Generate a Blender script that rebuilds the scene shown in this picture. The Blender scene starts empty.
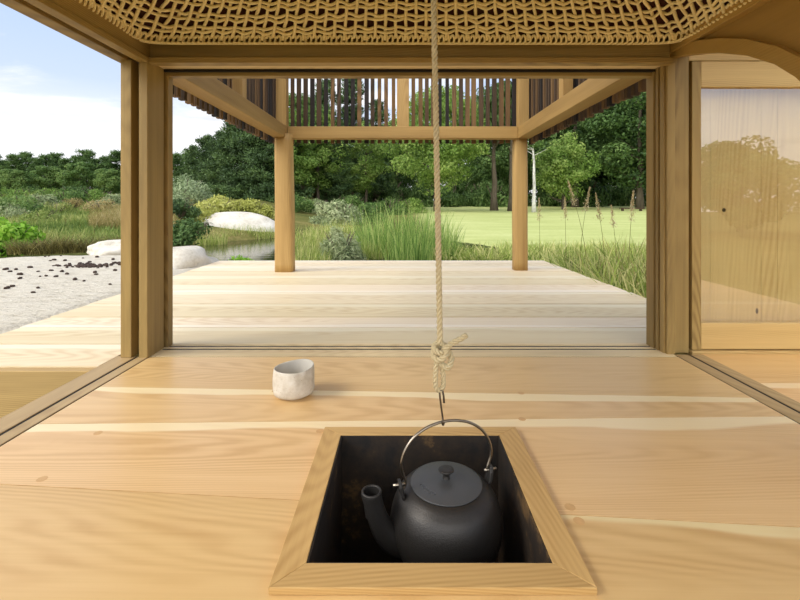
import bpy, bmesh, math, random
import numpy as np
from mathutils import Vector, Matrix, noise as mnoise

random.seed(7)
NP = np.random.default_rng(11)
scene = bpy.context.scene
COL = scene.collection
PI = math.pi
H = 0.6          # eye height above the tea room floor
F = 440.0        # focal length in pixels


def at(px, py, Y):
    """point of the place seen at pixel (px, py) when it stands Y metres away"""
    return Vector(((px - 403) / F * Y, Y, H - (py - 205) / F * Y))


def lin(c):
    return tuple(((v / 255) / 12.92 if v / 255 <= .04045 else ((v / 255 + .055) / 1.055) ** 2.4) for v in c) + (1,)


# ------------------------------------------------------------------ objects
def tag(o, label=None, cat=None, group=None, kind=None):
    if label: o['label'] = label
    if cat: o['category'] = cat
    if group: o['group'] = group
    if kind: o['kind'] = kind
    return o


def empty(name, loc=(0, 0, 0), label=None, cat=None, group=None, kind=None):
    o = bpy.data.objects.new(name, None)
    o.empty_display_size = .1
    o.location = loc
    COL.objects.link(o)
    return tag(o, label, cat, group, kind)


def root_loc(parent):
    l = Vector((0, 0, 0))
    while parent is not None:
        l += Vector(parent.location)
        parent = parent.parent
    return l


class MB:
    """collects shapes in world coordinates and links them as one mesh object"""
    def __init__(s):
        s.v, s.f, s.m, s.uv, s.pk = [], [], [], {}, {}

    def add(s, verts, faces, mat=0):
        n = len(s.v)
        s.v += [tuple(p) for p in verts]
        for f in faces:
            s.f.append([i + n for i in f]); s.m.append(mat)
        return n

    def box(s, x0, x1, y0, y1, z0, z1, mat=0):
        return s.add([(x0, y0, z0), (x1, y0, z0), (x1, y1, z0), (x0, y1, z0), (x0, y0, z1), (x1, y0, z1), (x1, y1, z1), (x0, y1, z1)],
                     [(3, 2, 1, 0), (4, 5, 6, 7), (0, 1, 5, 4), (1, 2, 6, 5), (2, 3, 7, 6), (3, 0, 4, 7)], mat)

    def prism(s, quad, z0, z1, mat=0):
        k = len(quad)
        return s.add([(x, y, z0) for x, y in quad] + [(x, y, z1) for x, y in quad],
                     [tuple(range(k - 1, -1, -1)), tuple(range(k, 2 * k))] + [(i, (i + 1) % k, k + (i + 1) % k, k + i) for i in range(k)], mat)

    def tube(s, pts, r, n=8, cap=True, mat=0, closed=False):
        pts = [Vector(p) for p in pts]
        N = len(pts)
        rr = r if hasattr(r, '__len__') else [r] * N
        up = None
        base = len(s.v)
        for i, p in enumerate(pts):
            a = pts[i - 1] if (i > 0 or closed) else p
            b = pts[(i + 1) % N] if (i < N - 1 or closed) else p
            t = (b - a)
            if t.length < 1e-9: t = Vector((0, 0, 1))
            t.normalize()
            if up is None:
                up = t.orthogonal().normalized()
            up = (up - t * up.dot(t))
            if up.length < 1e-6: up = t.orthogonal()
            up.normalize()
            w = t.cross(up)
            for k in range(n):
                a_ = 2 * PI * k / n
                s.v.append(tuple(p + (up * math.cos(a_) + w * math.sin(a_)) * rr[i]))
        for i in range(N if closed else N - 1):
            j = (i + 1) % N
            for k in range(n):
                k2 = (k + 1) % n
                s.f.append([base + i * n + k, base + i * n + k2, base + j * n + k2, base + j * n + k]); s.m.append(mat)
        if cap and not closed:
            s.f.append([base + k for k in range(n - 1, -1, -1)]); s.m.append(mat)
            s.f.append([base + (N - 1) * n + k for k in range(n)]); s.m.append(mat)

    def lathe(s, prof, c, n=48, mat=0, close_top=True, close_bot=True):
        base = len(s.v)
        for r, z in prof:
            for k in range(n):
                a = 2 * PI * k / n
                s.v.append((c[0] + r * math.cos(a), c[1] + r * math.sin(a), c[2] + z))
        for i in range(len(prof) - 1):
            for k in range(n):
                k2 = (k + 1) % n
                s.f.append([base + i * n + k, base + i * n + k2, base + (i + 1) * n + k2, base + (i + 1) * n + k]); s.m.append(mat)
        if close_bot: s.f.append([base + k for k in range(n - 1, -1, -1)]); s.m.append(mat)
        if close_top: s.f.append([base + (len(prof) - 1) * n + k for k in range(n)]); s.m.append(mat)

    def build(s, name, mats, parent=None, smooth=False, bevel=0, origin=None):
        if not isinstance(mats, (list, tuple)): mats = [mats]
        V = np.array(s.v, dtype=np.float64)
        if parent is not None:
            off = root_loc(parent)
            loc = Vector((0, 0, 0))
        else:
            lo, hi = V.min(0), V.max(0)
            off = Vector(((lo[0] + hi[0]) / 2, (lo[1] + hi[1]) / 2, lo[2])) if origin is None else Vector(origin)
            loc = off
        V = V - np.array(off)
        me = bpy.data.meshes.new(name)
        me.from_pydata(V.tolist(), [], s.f)
        for m in mats: me.materials.append(m)
        me.polygons.foreach_set('material_index', s.m)
        if smooth: me.polygons.foreach_set('use_smooth', [True] * len(s.f))
        if s.uv:
            uvl = me.uv_layers.new(name='UVMap')
            arr = np.zeros((len(me.loops), 2)); vi = np.zeros(len(me.loops), dtype=np.int32)
            me.loops.foreach_get('vertex_index', vi)
            vu = np.array([s.uv.get(i, (0, 0)) for i in range(len(s.v))])
            uvl.data.foreach_set('uv', vu[vi].ravel())
            at_ = me.attributes.new('pk', 'FLOAT_VECTOR', 'POINT')
            at_.data.foreach_set('vector', np.array([s.pk.get(i, (0, 0, 0)) for i in range(len(s.v))]).ravel())
        me.validate(); me.update()
        o = bpy.data.objects.new(name, me)
        o.location = loc
        o.parent = parent
        COL.objects.link(o)
        if bevel:
            b = o.modifiers.new('bevel', 'BEVEL'); b.width = bevel; b.segments = 2; b.limit_method = 'ANGLE'
        return o


def fast_mesh(name, V, F_, mat, rnd=None, tint=None):
    """mesh from numpy arrays, F_ is an (n,4) array"""
    me = bpy.data.meshes.new(name)
    me.vertices.add(len(V)); me.vertices.foreach_set('co', np.asarray(V, dtype=np.float32).ravel())
    k = F_.shape[1]
    me.loops.add(F_.size); me.loops.foreach_set('vertex_index', F_.astype(np.int32).ravel())
    me.polygons.add(len(F_))
    me.polygons.foreach_set('loop_start', np.arange(0, F_.size, k, dtype=np.int32))
    me.update(calc_edges=True)
    if rnd is not None:
        a = me.attributes.new('rnd', 'FLOAT', 'POINT'); a.data.foreach_set('value', np.asarray(rnd, dtype=np.float32))
    if tint is not None:
        a = me.attributes.new('tint', 'FLOAT', 'POINT'); a.data.foreach_set('value', np.asarray(tint, dtype=np.float32))
    me.materials.append(mat)
    me.validate()
    return me


def link_mesh(name, me, parent=None, loc=(0, 0, 0)):
    o = bpy.data.objects.new(name, me)
    o.location = loc
    o.parent = parent
    COL.objects.link(o)
    return o


def copy_tree(o, parent=None):
    c = o.copy(); COL.objects.link(c); c.parent = parent
    for ch in list(o.children): copy_tree(ch, c)
    return c


# ------------------------------------------------------------------ node helpers
class NT:
    def __init__(s, tree):
        s.t = tree; s.n = tree.nodes; s.l = tree.links

    def new(s, typ, **kw):
        n = s.n.new(typ)
        for k, v in kw.items(): setattr(n, k, v)
        return n

    def put(s, sock, v):
        if isinstance(v, bpy.types.NodeSocket): s.l.new(v, sock)
        elif v is not None: sock.default_value = v

    def math(s, op, a, b=None, c=None, clamp=False):
        n = s.new('ShaderNodeMath', operation=op, use_clamp=clamp)
        s.put(n.inputs[0], a)
        if b is not None: s.put(n.inputs[1], b)
        if c is not None: s.put(n.inputs[2], c)
        return n.outputs[0]

    def mix(s, f, a, b, blend='MIX'):
        n = s.new('ShaderNodeMix', data_type='RGBA', blend_type=blend)
        s.put(n.inputs[0], f); s.put(n.inputs[6], a); s.put(n.inputs[7], b)
        return n.outputs[2]

    def noise(s, vec, scale, detail=2, rough=.5, dist=0):
        n = s.new('ShaderNodeTexNoise')
        s.put(n.inputs['Vector'], vec); n.inputs['Scale'].default_value = scale
        n.inputs['Detail'].default_value = detail; n.inputs['Roughness'].default_value = rough; n.inputs['Distortion'].default_value = dist
        return n.outputs['Fac']

    def comb(s, x, y, z):
        n = s.new('ShaderNodeCombineXYZ')
        for i, v in enumerate((x, y, z)): s.put(n.inputs[i], v)
        return n.outputs[0]

    def sep(s, v):
        n = s.new('ShaderNodeSeparateXYZ'); s.put(n.inputs[0], v)
        return n.outputs

    def ramp(s, f, stops):
        n = s.new('ShaderNodeValToRGB'); s.put(n.inputs[0], f)
        e = n.color_ramp.elements
        e[0].position, e[0].color = stops[0]; e[1].position, e[1].color = stops[-1]
        for p, c in stops[1:-1]:
            x = e.new(p); x.color = c
        return n.outputs[0]

    def smooth(s, v, a, b):
        n = s.new('ShaderNodeMapRange', interpolation_type='SMOOTHSTEP')
        s.put(n.inputs[0], v); n.inputs[1].default_value = a; n.inputs[2].default_value = b
        return n.outputs[0]

    def attr(s, name):
        return s.new('ShaderNodeAttribute', attribute_name=name)


def new_mat(name):
    m = bpy.data.materials.new(name); m.use_nodes = True
    nt = NT(m.node_tree)
    b = nt.n['Principled BSDF']
    return m, nt, b


def bump(nt, b, h, strength=.2, dist=.002):
    n = nt.new('ShaderNodeBump'); n.inputs['Strength'].default_value = strength; n.inputs['Distance'].default_value = dist
    nt.put(n.inputs['Height'], h); nt.l.new(n.outputs[0], b.inputs['Normal'])


def grain(nt, u, v, w, ring=38., slope=.06):
    """growth rings of a sawn board: u runs along the grain"""
    vec = nt.comb(nt.math('MULTIPLY', u, .38), nt.math('MULTIPLY', v, 4.), nt.math('MULTIPLY', w, 4.))
    wob = nt.noise(vec, 1.3, 2, .5)
    ww = nt.math('ADD', nt.math('ADD', nt.math('MULTIPLY', u, slope), w), nt.math('MULTIPLY', nt.math('SUBTRACT', wob, .5), .075))
    wv = nt.new('ShaderNodeTexWave', wave_type='RINGS', rings_direction='X', wave_profile='SIN')
    nt.put(wv.inputs['Vector'], nt.comb(u, v, ww)); wv.inputs['Scale'].default_value = ring
    wv.inputs['Distortion'].default_value = .7; wv.inputs['Detail'].default_value = 2; wv.inputs['Detail Scale'].default_value = .5
    amp = nt.noise(nt.comb(nt.math('MULTIPLY', u, .8), nt.math('MULTIPLY', v, 7.), nt.math('MULTIPLY', w, 7.)), 1., 3, .6)
    streak = nt.noise(nt.comb(nt.math('MULTIPLY', u, .9), nt.math('MULTIPLY', v, 38.), nt.math('MULTIPLY', w, 38.)), 1., 4, .6)
    ringf = nt.math('ADD', nt.math('MULTIPLY', nt.math('POWER', wv.outputs['Fac'], 1.3), nt.smooth(amp, .36, .66)), nt.math('MULTIPLY', nt.math('SUBTRACT', streak, .42), 1.3))
    fine = nt.noise(nt.comb(nt.math('MULTIPLY', u, 3.), nt.math('MULTIPLY', v, 170.), nt.math('MULTIPLY', w, 170.)), 1., 3, .6)
    return ringf, fine, wob


def wood(name, light, dark, axis='X', ring=30., contrast=.5, rough=.55, bumps=.15, stain=.25):
    m, nt, b = new_mat(name)
    tc = nt.new('ShaderNodeTexCoord'); oi = nt.new('ShaderNodeObjectInfo')
    x, y, z = nt.sep(tc.outputs['Object'])
    r = oi.outputs['Random']
    order = {'X': (x, y, z), 'Y': (y, x, z), 'Z': (z, x, y)}[axis]
    u = nt.math('ADD', order[0], nt.math('MULTIPLY', r, 17.))
    v = nt.math('ADD', order[1], nt.math('MULTIPLY_ADD', r, .3, -.12))
    w = nt.math('ADD', order[2], nt.math('MULTIPLY_ADD', r, .2, .06))
    rg, fine, wob = grain(nt, u, v, w, ring)
    f = nt.math('MULTIPLY_ADD', rg, contrast, nt.math('MULTIPLY', nt.math('SUBTRACT', fine, .35), .5), clamp=True)
    c = nt.mix(f, light, dark)
    big = nt.noise(nt.comb(nt.math('MULTIPLY', u, 1.5), nt.math('MULTIPLY', v, 9.), nt.math('MULTIPLY', w, 9.)), 1., 3)
    c = nt.mix(nt.math('MULTIPLY', nt.smooth(big, .42, .75), stain), c, tuple(q * .45 for q in dark[:3]) + (1,))
    tone = nt.math('MULTIPLY_ADD', r, .22, .89)
    c = nt.mix(1., c, nt.comb(tone, tone, tone), 'MULTIPLY')
    nt.put(b.inputs['Base Color'], c)
    b.inputs['Roughness'].default_value = rough
    b.inputs['Specular IOR Level'].default_value = .35
    bump(nt, b, nt.math('ADD', fine, nt.math('MULTIPLY', rg, .4)), bumps, .001)
    return m


def plank_wood(name, light, dark, sap, ring=30., contrast=.5, rough=.4, spec=.4, sapw=.25):
    """boards laid side by side: UV runs along the board in metres, pk = (across 0..1, board number, which edge is sapwood)"""
    m, nt, b = new_mat(name)
    uv = nt.new('ShaderNodeUVMap', uv_map='UVMap')
    x, y, _ = nt.sep(uv.outputs[0])
    ac, rn, sp = nt.sep(nt.attr('pk').outputs['Vector'])
    u = nt.math('ADD', x, nt.math('MULTIPLY', rn, 37.))
    v = nt.math('ADD', y, nt.math('MULTIPLY_ADD', rn, .12, -.06))
    w = nt.math('MULTIPLY_ADD', rn, .05, .045)
    rg, fine, wob = grain(nt, u, v, w, ring, .035)
    f = nt.math('MULTIPLY_ADD', rg, contrast, nt.math('MULTIPLY', nt.math('SUBTRACT', fine, .4), .35), clamp=True)
    c = nt.mix(f, light, dark)
    wav = nt.noise(nt.comb(nt.math('MULTIPLY', u, 1.1), rn, 0.), 1., 2)
    edge = nt.math('ABSOLUTE', nt.math('SUBTRACT', ac, sp))
    lim = nt.math('MULTIPLY_ADD', wav, .5, sapw - .27)
    smk = nt.smooth(nt.math('SUBTRACT', lim, edge), -.015, .03)
    fs = nt.math('MULTIPLY', f, .35)
    c = nt.mix(smk, c, nt.mix(fs, sap, light))
    tone = nt.math('MULTIPLY_ADD', nt.math('FRACT', nt.math('MULTIPLY', rn, 7.31)), .16, .92)
    c = nt.mix(1., c, nt.comb(tone, tone, nt.math('MULTIPLY', tone, tone)), 'MULTIPLY')
    # a few knots
    vo = nt.new('ShaderNodeTexVoronoi'); nt.put(vo.inputs['Vector'], nt.comb(nt.math('MULTIPLY', u, .9), nt.math('MULTIPLY', v, 3.2), rn)); vo.inputs['Scale'].default_value = 1.
    kn = nt.math('SUBTRACT', 1., nt.smooth(vo.outputs['Distance'], .015, .05))
    c = nt.mix(nt.math('MULTIPLY', kn, .55), c, tuple(q * .3 for q in dark[:3]) + (1,))
    nt.put(b.inputs['Base Color'], c)
    nt.put(b.inputs['Roughness'], nt.math('MULTIPLY_ADD', fine, .2, rough - .1))
    b.inputs['Specular IOR Level'].default_value = spec
    bump(nt, b, nt.math('ADD', fine, nt.math('MULTIPLY', rg, .5)), .1, .0008)
    return m


def plain(name, col, rough=.6, metal=0., nscale=0, namp=.25, bumps=0., spec=.5, bscale=None):
    m, nt, b = new_mat(name)
    if nscale:
        tc = nt.new('ShaderNodeTexCoord')
        n = nt.noise(tc.outputs['Object'], nscale, 4, .6)
        k = nt.math('MULTIPLY_ADD', n, 2 * namp, 1 - namp)
        nt.put(b.inputs['Base Color'], nt.mix(1., col, nt.comb(k, k, k), 'MULTIPLY'))
        if bumps:
            bump(nt, b, nt.noise(tc.outputs['Object'], bscale or nscale, 4, .6), bumps, .003)
    else:
        b.inputs['Base Color'].default_value = col
    b.inputs['Roughness'].default_value = rough
    b.inputs['Metallic'].default_value = metal
    b.inputs['Specular IOR Level'].default_value = spec
    return m


def leaf_mat(name, cols, transl=.3, big=.0, rough=.6):
    """cols: dark, middle, light"""
    m, nt, b = new_mat(name)
    a = nt.attr('rnd').outputs['Fac']
    oi = nt.new('ShaderNodeObjectInfo')
    f = nt.math('MULTIPLY_ADD', oi.outputs['Random'], .2, nt.math('SUBTRACT', a, .1))
    c = nt.ramp(f, [(0, cols[0]), (.5, cols[1]), (1, cols[2])])
    nt.put(b.inputs['Base Color'], c)
    b.inputs['Roughness'].default_value = rough
    b.inputs['Specular IOR Level'].default_value = .25
    tr = nt.new('ShaderNodeBsdfTranslucent'); nt.put(tr.inputs[0], c)
    mx = nt.new('ShaderNodeMixShader'); mx.inputs[0].default_value = transl
    nt.l.new(b.outputs[0], mx.inputs[1]); nt.l.new(tr.outputs[0], mx.inputs[2])
    nt.l.new(mx.outputs[0], nt.n['Material Output'].inputs[0])
    return m


# ------------------------------------------------------------------ materials
OAK_L, OAK_D = lin((166, 138, 82)), lin((122, 96, 52))
OAK = {a: wood('oak_' + a, OAK_L, OAK_D, a, 50., .75, .55, .18, .4) for a in 'XYZ'}
ARCH = wood('arch_board', lin((172, 138, 74)), lin((140, 106, 50)), 'Y', 40., .45, .5, .1, .1)
FASCIA = wood('fascia_board', lin((186, 155, 100)), lin((144, 114, 68)), 'X', 40., .6, .6, .2, .2)
PERG = {a: wood('pergola_timber_' + a, lin((184, 150, 92) if a == 'Z' else (166, 134, 80)), lin((138, 102, 54) if a == 'Z' else (122, 92, 48)), a, 40., .6, .6, .15, .15) for a in 'XYZ'}
SLAT = wood('dark_slat', lin((88, 68, 48)), lin((38, 30, 24)), 'Z', 30., .8, .8, .2, .4)
PANEL = wood('pale_panel_wood', lin((226, 194, 134)), lin((190, 148, 86)), 'Z', 32., .38, .45, .1, .05)
PANELX = wood('pale_rail_wood', lin((212, 180, 118)), lin((172, 132, 74)), 'X', 40., .55, .45, .1, .05)
HEARTH = {a: wood('hearth_frame_' + a, lin((196, 160, 102)), lin((158, 120, 66)), a, 70., .5, .5, .12, .08) for a in 'XY'}
FLOOR = plank_wood('larch_floor', lin((220, 184, 128)), lin((184, 138, 80)), lin((234, 212, 162)), 62., .42, .36, .45, .16)
DECK = plank_wood('larch_deck', lin((230, 211, 174)), lin((202, 172, 126)), lin((235, 220, 190)), 60., .5, .5, .35, .22)
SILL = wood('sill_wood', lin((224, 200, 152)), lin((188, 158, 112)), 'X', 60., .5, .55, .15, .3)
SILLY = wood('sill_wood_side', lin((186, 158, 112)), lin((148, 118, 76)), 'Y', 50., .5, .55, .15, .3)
GAP_SHADE = plain('gap_shade', lin((28, 22, 16)), .9)  # near-black colour standing in for shade inside narrow recesses
ROPE = plain('hemp_rope', lin((196, 180, 142)), .9, 0, 260, .28, .3)
NETROPE = plain('straw_rope', lin((234, 214, 160)), .85, 0, 220, .3, .4)
CEIL = plain('red_brown_ceiling', lin((74, 34, 20)), .9, 0, 12, .3)
IRON = plain('black_cast_iron', lin((56, 53, 50)), .40, .55, 380, .18, .2, .5, 420)
LETTER = plain('pale_iron_letters', lin((104, 104, 104)), .35, .7)  # paler, shinier iron than the lid so the letters show
IRONLID = plain('grey_iron_lid', lin((86, 87, 88)), .45, .5, 420, .12, .2, .5, 500)
WIRE = plain('steel_wire', lin((150, 140, 126)), .28, 1., 90, .3)
HOOK = plain('iron_hook', lin((96, 86, 74)), .35, 1., 90, .3)


def make_hearth_mat():
    m, nt, b = new_mat('sooty_hearth_wall')
    tc = nt.new('ShaderNodeTexCoord')
    n = nt.noise(tc.outputs['Object'], 7., 6, .65)
    n2 = nt.noise(tc.outputs['Object'], 40., 4, .7)
    c = nt.ramp(nt.math('MULTIPLY_ADD', n2, .35, nt.math('MULTIPLY', n, .75)), [(.42, lin((18, 14, 11))), (.60, lin((48, 35, 21))), (.76, lin((128, 96, 54)))])
    nt.put(b.inputs['Base Color'], c); b.inputs['Roughness'].default_value = .75
    bump(nt, b, n2, .3, .003)
    return m
SOOT = make_hearth_mat()


def make_cup_mat():
    m, nt, b = new_mat('white_speckled_glaze')
    tc = nt.new('ShaderNodeTexCoord'); v = tc.outputs['Object']
    n = nt.noise(v, 26., 5, .6); n2 = nt.noise(v, 260., 2, .6)
    c = nt.ramp(n, [(.3, lin((178, 168, 150))), (.55, lin((204, 197, 183))), (.75, lin((220, 216, 206)))])
    sp = nt.smooth(n2, .64, .7)
    c = nt.mix(nt.math('MULTIPLY', sp, .6), c, lin((150, 122, 92)))
    nt.put(b.inputs['Base Color'], c); b.inputs['Roughness'].default_value = .42
    bump(nt, b, nt.math('ADD', nt.noise(v, 60., 4, .6), n), .45, .004)
    return m
CUP = make_cup_mat()
CUPIN = plain('grey_inner_glaze', lin((196, 190, 178)), .3, 0, 40, .1)


def make_rock(name, c1, c2, c3, sc=6.):
    m, nt, b = new_mat(name)
    tc = nt.new('ShaderNodeTexCoord'); v = tc.outputs['Object']
    n = nt.noise(v, sc, 6, .65); n2 = nt.noise(v, sc * 9, 4, .7)
    f = nt.math('MULTIPLY_ADD', n2, .4, nt.math('MULTIPLY', n, .65))
    nt.put(b.inputs['Base Color'], nt.ramp(f, [(.35, c1), (.5, c2), (.68, c3)]))
    b.inputs['Roughness'].default_value = .9; b.inputs['Specular IOR Level'].default_value = .2
    bump(nt, b, f, .6, .03)
    return m
ROCK = make_rock('pale_granite', lin((170, 160, 140)), lin((204, 196, 180)), lin((222, 216, 204)), 3.)


def make_slab():
    m, nt, b = new_mat('chiselled_pale_stone')
    tc = nt.new('ShaderNodeTexCoord'); v = tc.outputs['Object']
    x, y, z = nt.sep(v)
    st = nt.noise(nt.comb(nt.math('MULTIPLY', x, 5.), nt.math('MULTIPLY', y, 14.), z), 1.6, 4, .6, .6)
    n2 = nt.noise(v, 40., 4, .7)
    f = nt.math('MULTIPLY_ADD', n2, .35, nt.math('MULTIPLY', st, .65))
    nt.put(b.inputs['Base Color'], nt.ramp(f, [(.34, lin((160, 148, 128))), (.46, lin((200, 191, 172))), (.7, lin((214, 206, 190)))]))
    b.inputs['Roughness'].default_value = .95; b.inputs['Specular IOR Level'].default_value = .15
    bump(nt, b, f, .7, .05)
    return m
SLAB = make_slab()
HUSK = plain('dark_brown_husk', lin((62, 46, 36)), .9, 0, 60, .3)


def make_ground():
    m, nt, b = new_mat('garden_ground')
    tc = nt.new('ShaderNodeTexCoord'); v = tc.outputs['Object']
    lawn = nt.attr('tint').outputs['Fac']
    n1 = nt.noise(v, .35, 5, .6); n2 = nt.noise(v, 9., 4, .7); x, y, z = nt.sep(v)
    st = nt.noise(nt.comb(nt.math('MULTIPLY', x, .25), nt.math('MULTIPLY', y, 1.2), 0.), 1., 4, .6)
    g = nt.math('MULTIPLY_ADD', n2, .3, nt.math('MULTIPLY_ADD', st, .5, nt.math('MULTIPLY', n1, .3)))
    cl = nt.ramp(g, [(.35, lin((152, 160, 94))), (.55, lin((176, 182, 116))), (.75, lin((198, 200, 142)))])
    cm = nt.ramp(nt.math('MULTIPLY_ADD', n2, .4, nt.math('MULTIPLY', n1, .6)), [(.35, lin((66, 74, 36))), (.52, lin((110, 108, 58))), (.7, lin((158, 140, 92)))])
    nt.put(b.inputs['Base Color'], nt.mix(lawn, cm, cl))
    b.inputs['Roughness'].default_value = 1.; b.inputs['Specular IOR Level'].default_value = .05
    bump(nt, b, n2, .5, .03)
    return m
GROUND = make_ground()


def make_water():
    m, nt, b = new_mat('pond_water')
    tc = nt.new('ShaderNodeTexCoord'); x, y, z = nt.sep(tc.outputs['Object'])
    b.inputs['Base Color'].default_value = lin((52, 54, 34)); b.inputs['Roughness'].default_value = .06; b.inputs['IOR'].default_value = 1.33
    bump(nt, b, nt.noise(nt.comb(nt.math('MULTIPLY', x, 1.2), nt.math('MULTIPLY', y, 5.), 0.), 1.5, 3), .12, .02)
    return m
WATER = make_water()


def make_glass():
    m, nt, b = new_mat('clear_glass')
    gl = nt.new('ShaderNodeBsdfGlossy'); gl.inputs['Roughness'].default_value = .01; gl.inputs[0].default_value = (1, 1, 1, 1)
    tr = nt.new('ShaderNodeBsdfTransparent'); tr.inputs[0].default_value = (.97, .98, .97, 1)
    fr = nt.new('ShaderNodeFresnel'); fr.inputs[0].default_value = 1.9
    mx = nt.new('ShaderNodeMixShader')
    gm = nt.new('ShaderNodeNewGeometry')
    nt.put(mx.inputs[0], nt.math('MULTIPLY', nt.math('MULTIPLY', fr.outputs[0], 2.0, clamp=True), nt.math('SUBTRACT', 1., gm.outputs['Backfacing']))); nt.l.new(tr.outputs[0], mx.inputs[1]); nt.l.new(gl.outputs[0], mx.inputs[2])
    nt.l.new(mx.outputs[0], nt.n['Material Output'].inputs[0])
    return m
GLASS = make_glass()

BARK = wood('grey_brown_bark', lin((112, 100, 84)), lin((62, 54, 44)), 'Z', 20., .8, .95, .8, .3)
BIRCH = wood('white_birch_bark', lin((222, 220, 212)), lin((150, 146, 138)), 'Z', 12., .7, .9, .4, .5)
L_BROAD = leaf_mat('leaf_green', [lin((60, 86, 40)), lin((102, 132, 66)), lin((150, 170, 98))], .38)
L_BRIGHT = leaf_mat('leaf_bright_green', [lin((78, 108, 44)), lin((126, 156, 72)), lin((174, 192, 108))], .42)
L_DARK = leaf_mat('leaf_dark_green', [lin((46, 68, 34)), lin((80, 108, 54)), lin((122, 146, 82))], .28)
L_PINE = leaf_mat('pine_needles', [lin((40, 58, 34)), lin((70, 94, 52)), lin((108, 132, 74))], .15)
L_SILVER = leaf_mat('silver_leaf', [lin((110, 128, 92)), lin((156, 172, 128)), lin((196, 206, 166))], .3)
L_GREY = leaf_mat('grey_green_leaf', [lin((104, 122, 80)), lin((152, 164, 116)), lin((194, 198, 154))], .25)
L_YELLOW = leaf_mat('yellow_green_leaf', [lin((130, 136, 60)), lin((178, 180, 90)), lin((212, 210, 130))], .35)
L_LIME = leaf_mat('lime_leaf', [lin((88, 132, 34)), lin((134, 182, 54)), lin((186, 216, 96))], .35)
L_REED = leaf_mat('reed_blade', [lin((92, 126, 56)), lin((144, 172, 86)), lin((196, 206, 126))], .35)
L_GRASS = leaf_mat('grass_blade', [lin((100, 124, 50)), lin((164, 180, 88)), lin((220, 212, 146))], .35)
L_OCHRE = leaf_mat('dry_grass_blade', [lin((112, 108, 54)), lin((164, 148, 92)), lin((206, 188, 142))], .3)
L_MEADOW = leaf_mat('meadow_blade', [lin((84, 108, 46)), lin((134, 152, 76)), lin((182, 180, 112))], .3)
L_TUFT = leaf_mat('sedge_blade', [lin((76, 72, 38)), lin((112, 104, 56)), lin((150, 140, 82))], .2)
SEED = leaf_mat('seed_head', [lin((168, 146, 98)), lin((204, 184, 136)), lin((226, 212, 174))], .3)

# ------------------------------------------------------------------ the ground
def sstep(a, b, x):
    t = np.clip((x - a) / (b - a), 0, 1); return t * t * (3 - 2 * t)


def terrain(X, Y):
    X = np.asarray(X, float); Y = np.asarray(Y, float)
    lawn = -.27 + np.clip(Y - 8, -20, 60) * .0225
    lawn = np.where(Y < 8, -.27 - (8 - Y).clip(0, 4) * .03, lawn)
    hill = -.12 + np.clip(Y - 5, 0, 60) * .052
    hill = np.where(Y < 5, -.12 - (5 - Y).clip(0, 4) * .07, hill)
    k = sstep(-2.0, -6.5, X + .12 * (Y - 8).clip(0, 40))
    z = lawn * (1 - k) + hill * k
    # pond
    def hole(cx, cy, rx, ry, d):
        q = ((X - cx) / rx) ** 2 + ((Y - cy) / ry) ** 2
        return d * sstep(1.35, .6, q)
    z = z - hole(-1.6, 8.2, 3.1, 3.6, .55) - hole(1.2, 6.6, 1.6, 1.3, .3)
    z = z - .45 * sstep(2.6, 1.6, np.abs(X)) * sstep(5.4, 4.4, Y) * sstep(-3, -1, Y)
    z = np.where((Y < 1.64) & (X < -1.1) & (X > -4), np.minimum(z, -.38), z)
    return z


def make_ground_obj():
    xs = np.concatenate([np.linspace(-70, -14, 24)[:-1], np.linspace(-14, 14, 141), np.linspace(14, 70, 24)[1:]])
    ys = np.concatenate([np.linspace(-60, -4, 20)[:-1], np.linspace(-4, 20, 121), np.linspace(20, 80, 31)[1:]])
    X, Y = np.meshgrid(xs, ys)
    Z = terrain(X, Y)
    V = np.stack([X, Y, Z], -1).reshape(-1, 3)
    nx, ny = len(xs), len(ys)
    i = np.arange(nx * ny).reshape(ny, nx)
    Fq = np.stack([i[:-1, :-1], i[:-1, 1:], i[1:, 1:], i[1:, :-1]], -1).reshape(-1, 4)
    t = (sstep(.3, 1.4, X - (7.5 - Y).clip(0, 9) * .15) * sstep(7.0, 8.6, Y + .5 * np.sin(X * 1.3))).reshape(-1)
    me = fast_mesh('ground', V, Fq, GROUND, tint=t)
    me.polygons.foreach_set('use_smooth', [True] * len(me.polygons))
    o = link_mesh('ground', me)
    tag(o, 'garden ground of mown lawn, pond banks and rough meadow beyond the deck', 'ground', kind='structure')
make_ground_obj()
w = MB(); w.add([(-6, 4, -.26), (3.4, 4, -.26), (3.4, 12.6, -.26), (-6, 12.6, -.26)], [(0, 1, 2, 3)])
tag(w.build('water', WATER), 'dark still pond water reflecting the sky behind the deck', 'pond', kind='structure')


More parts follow.
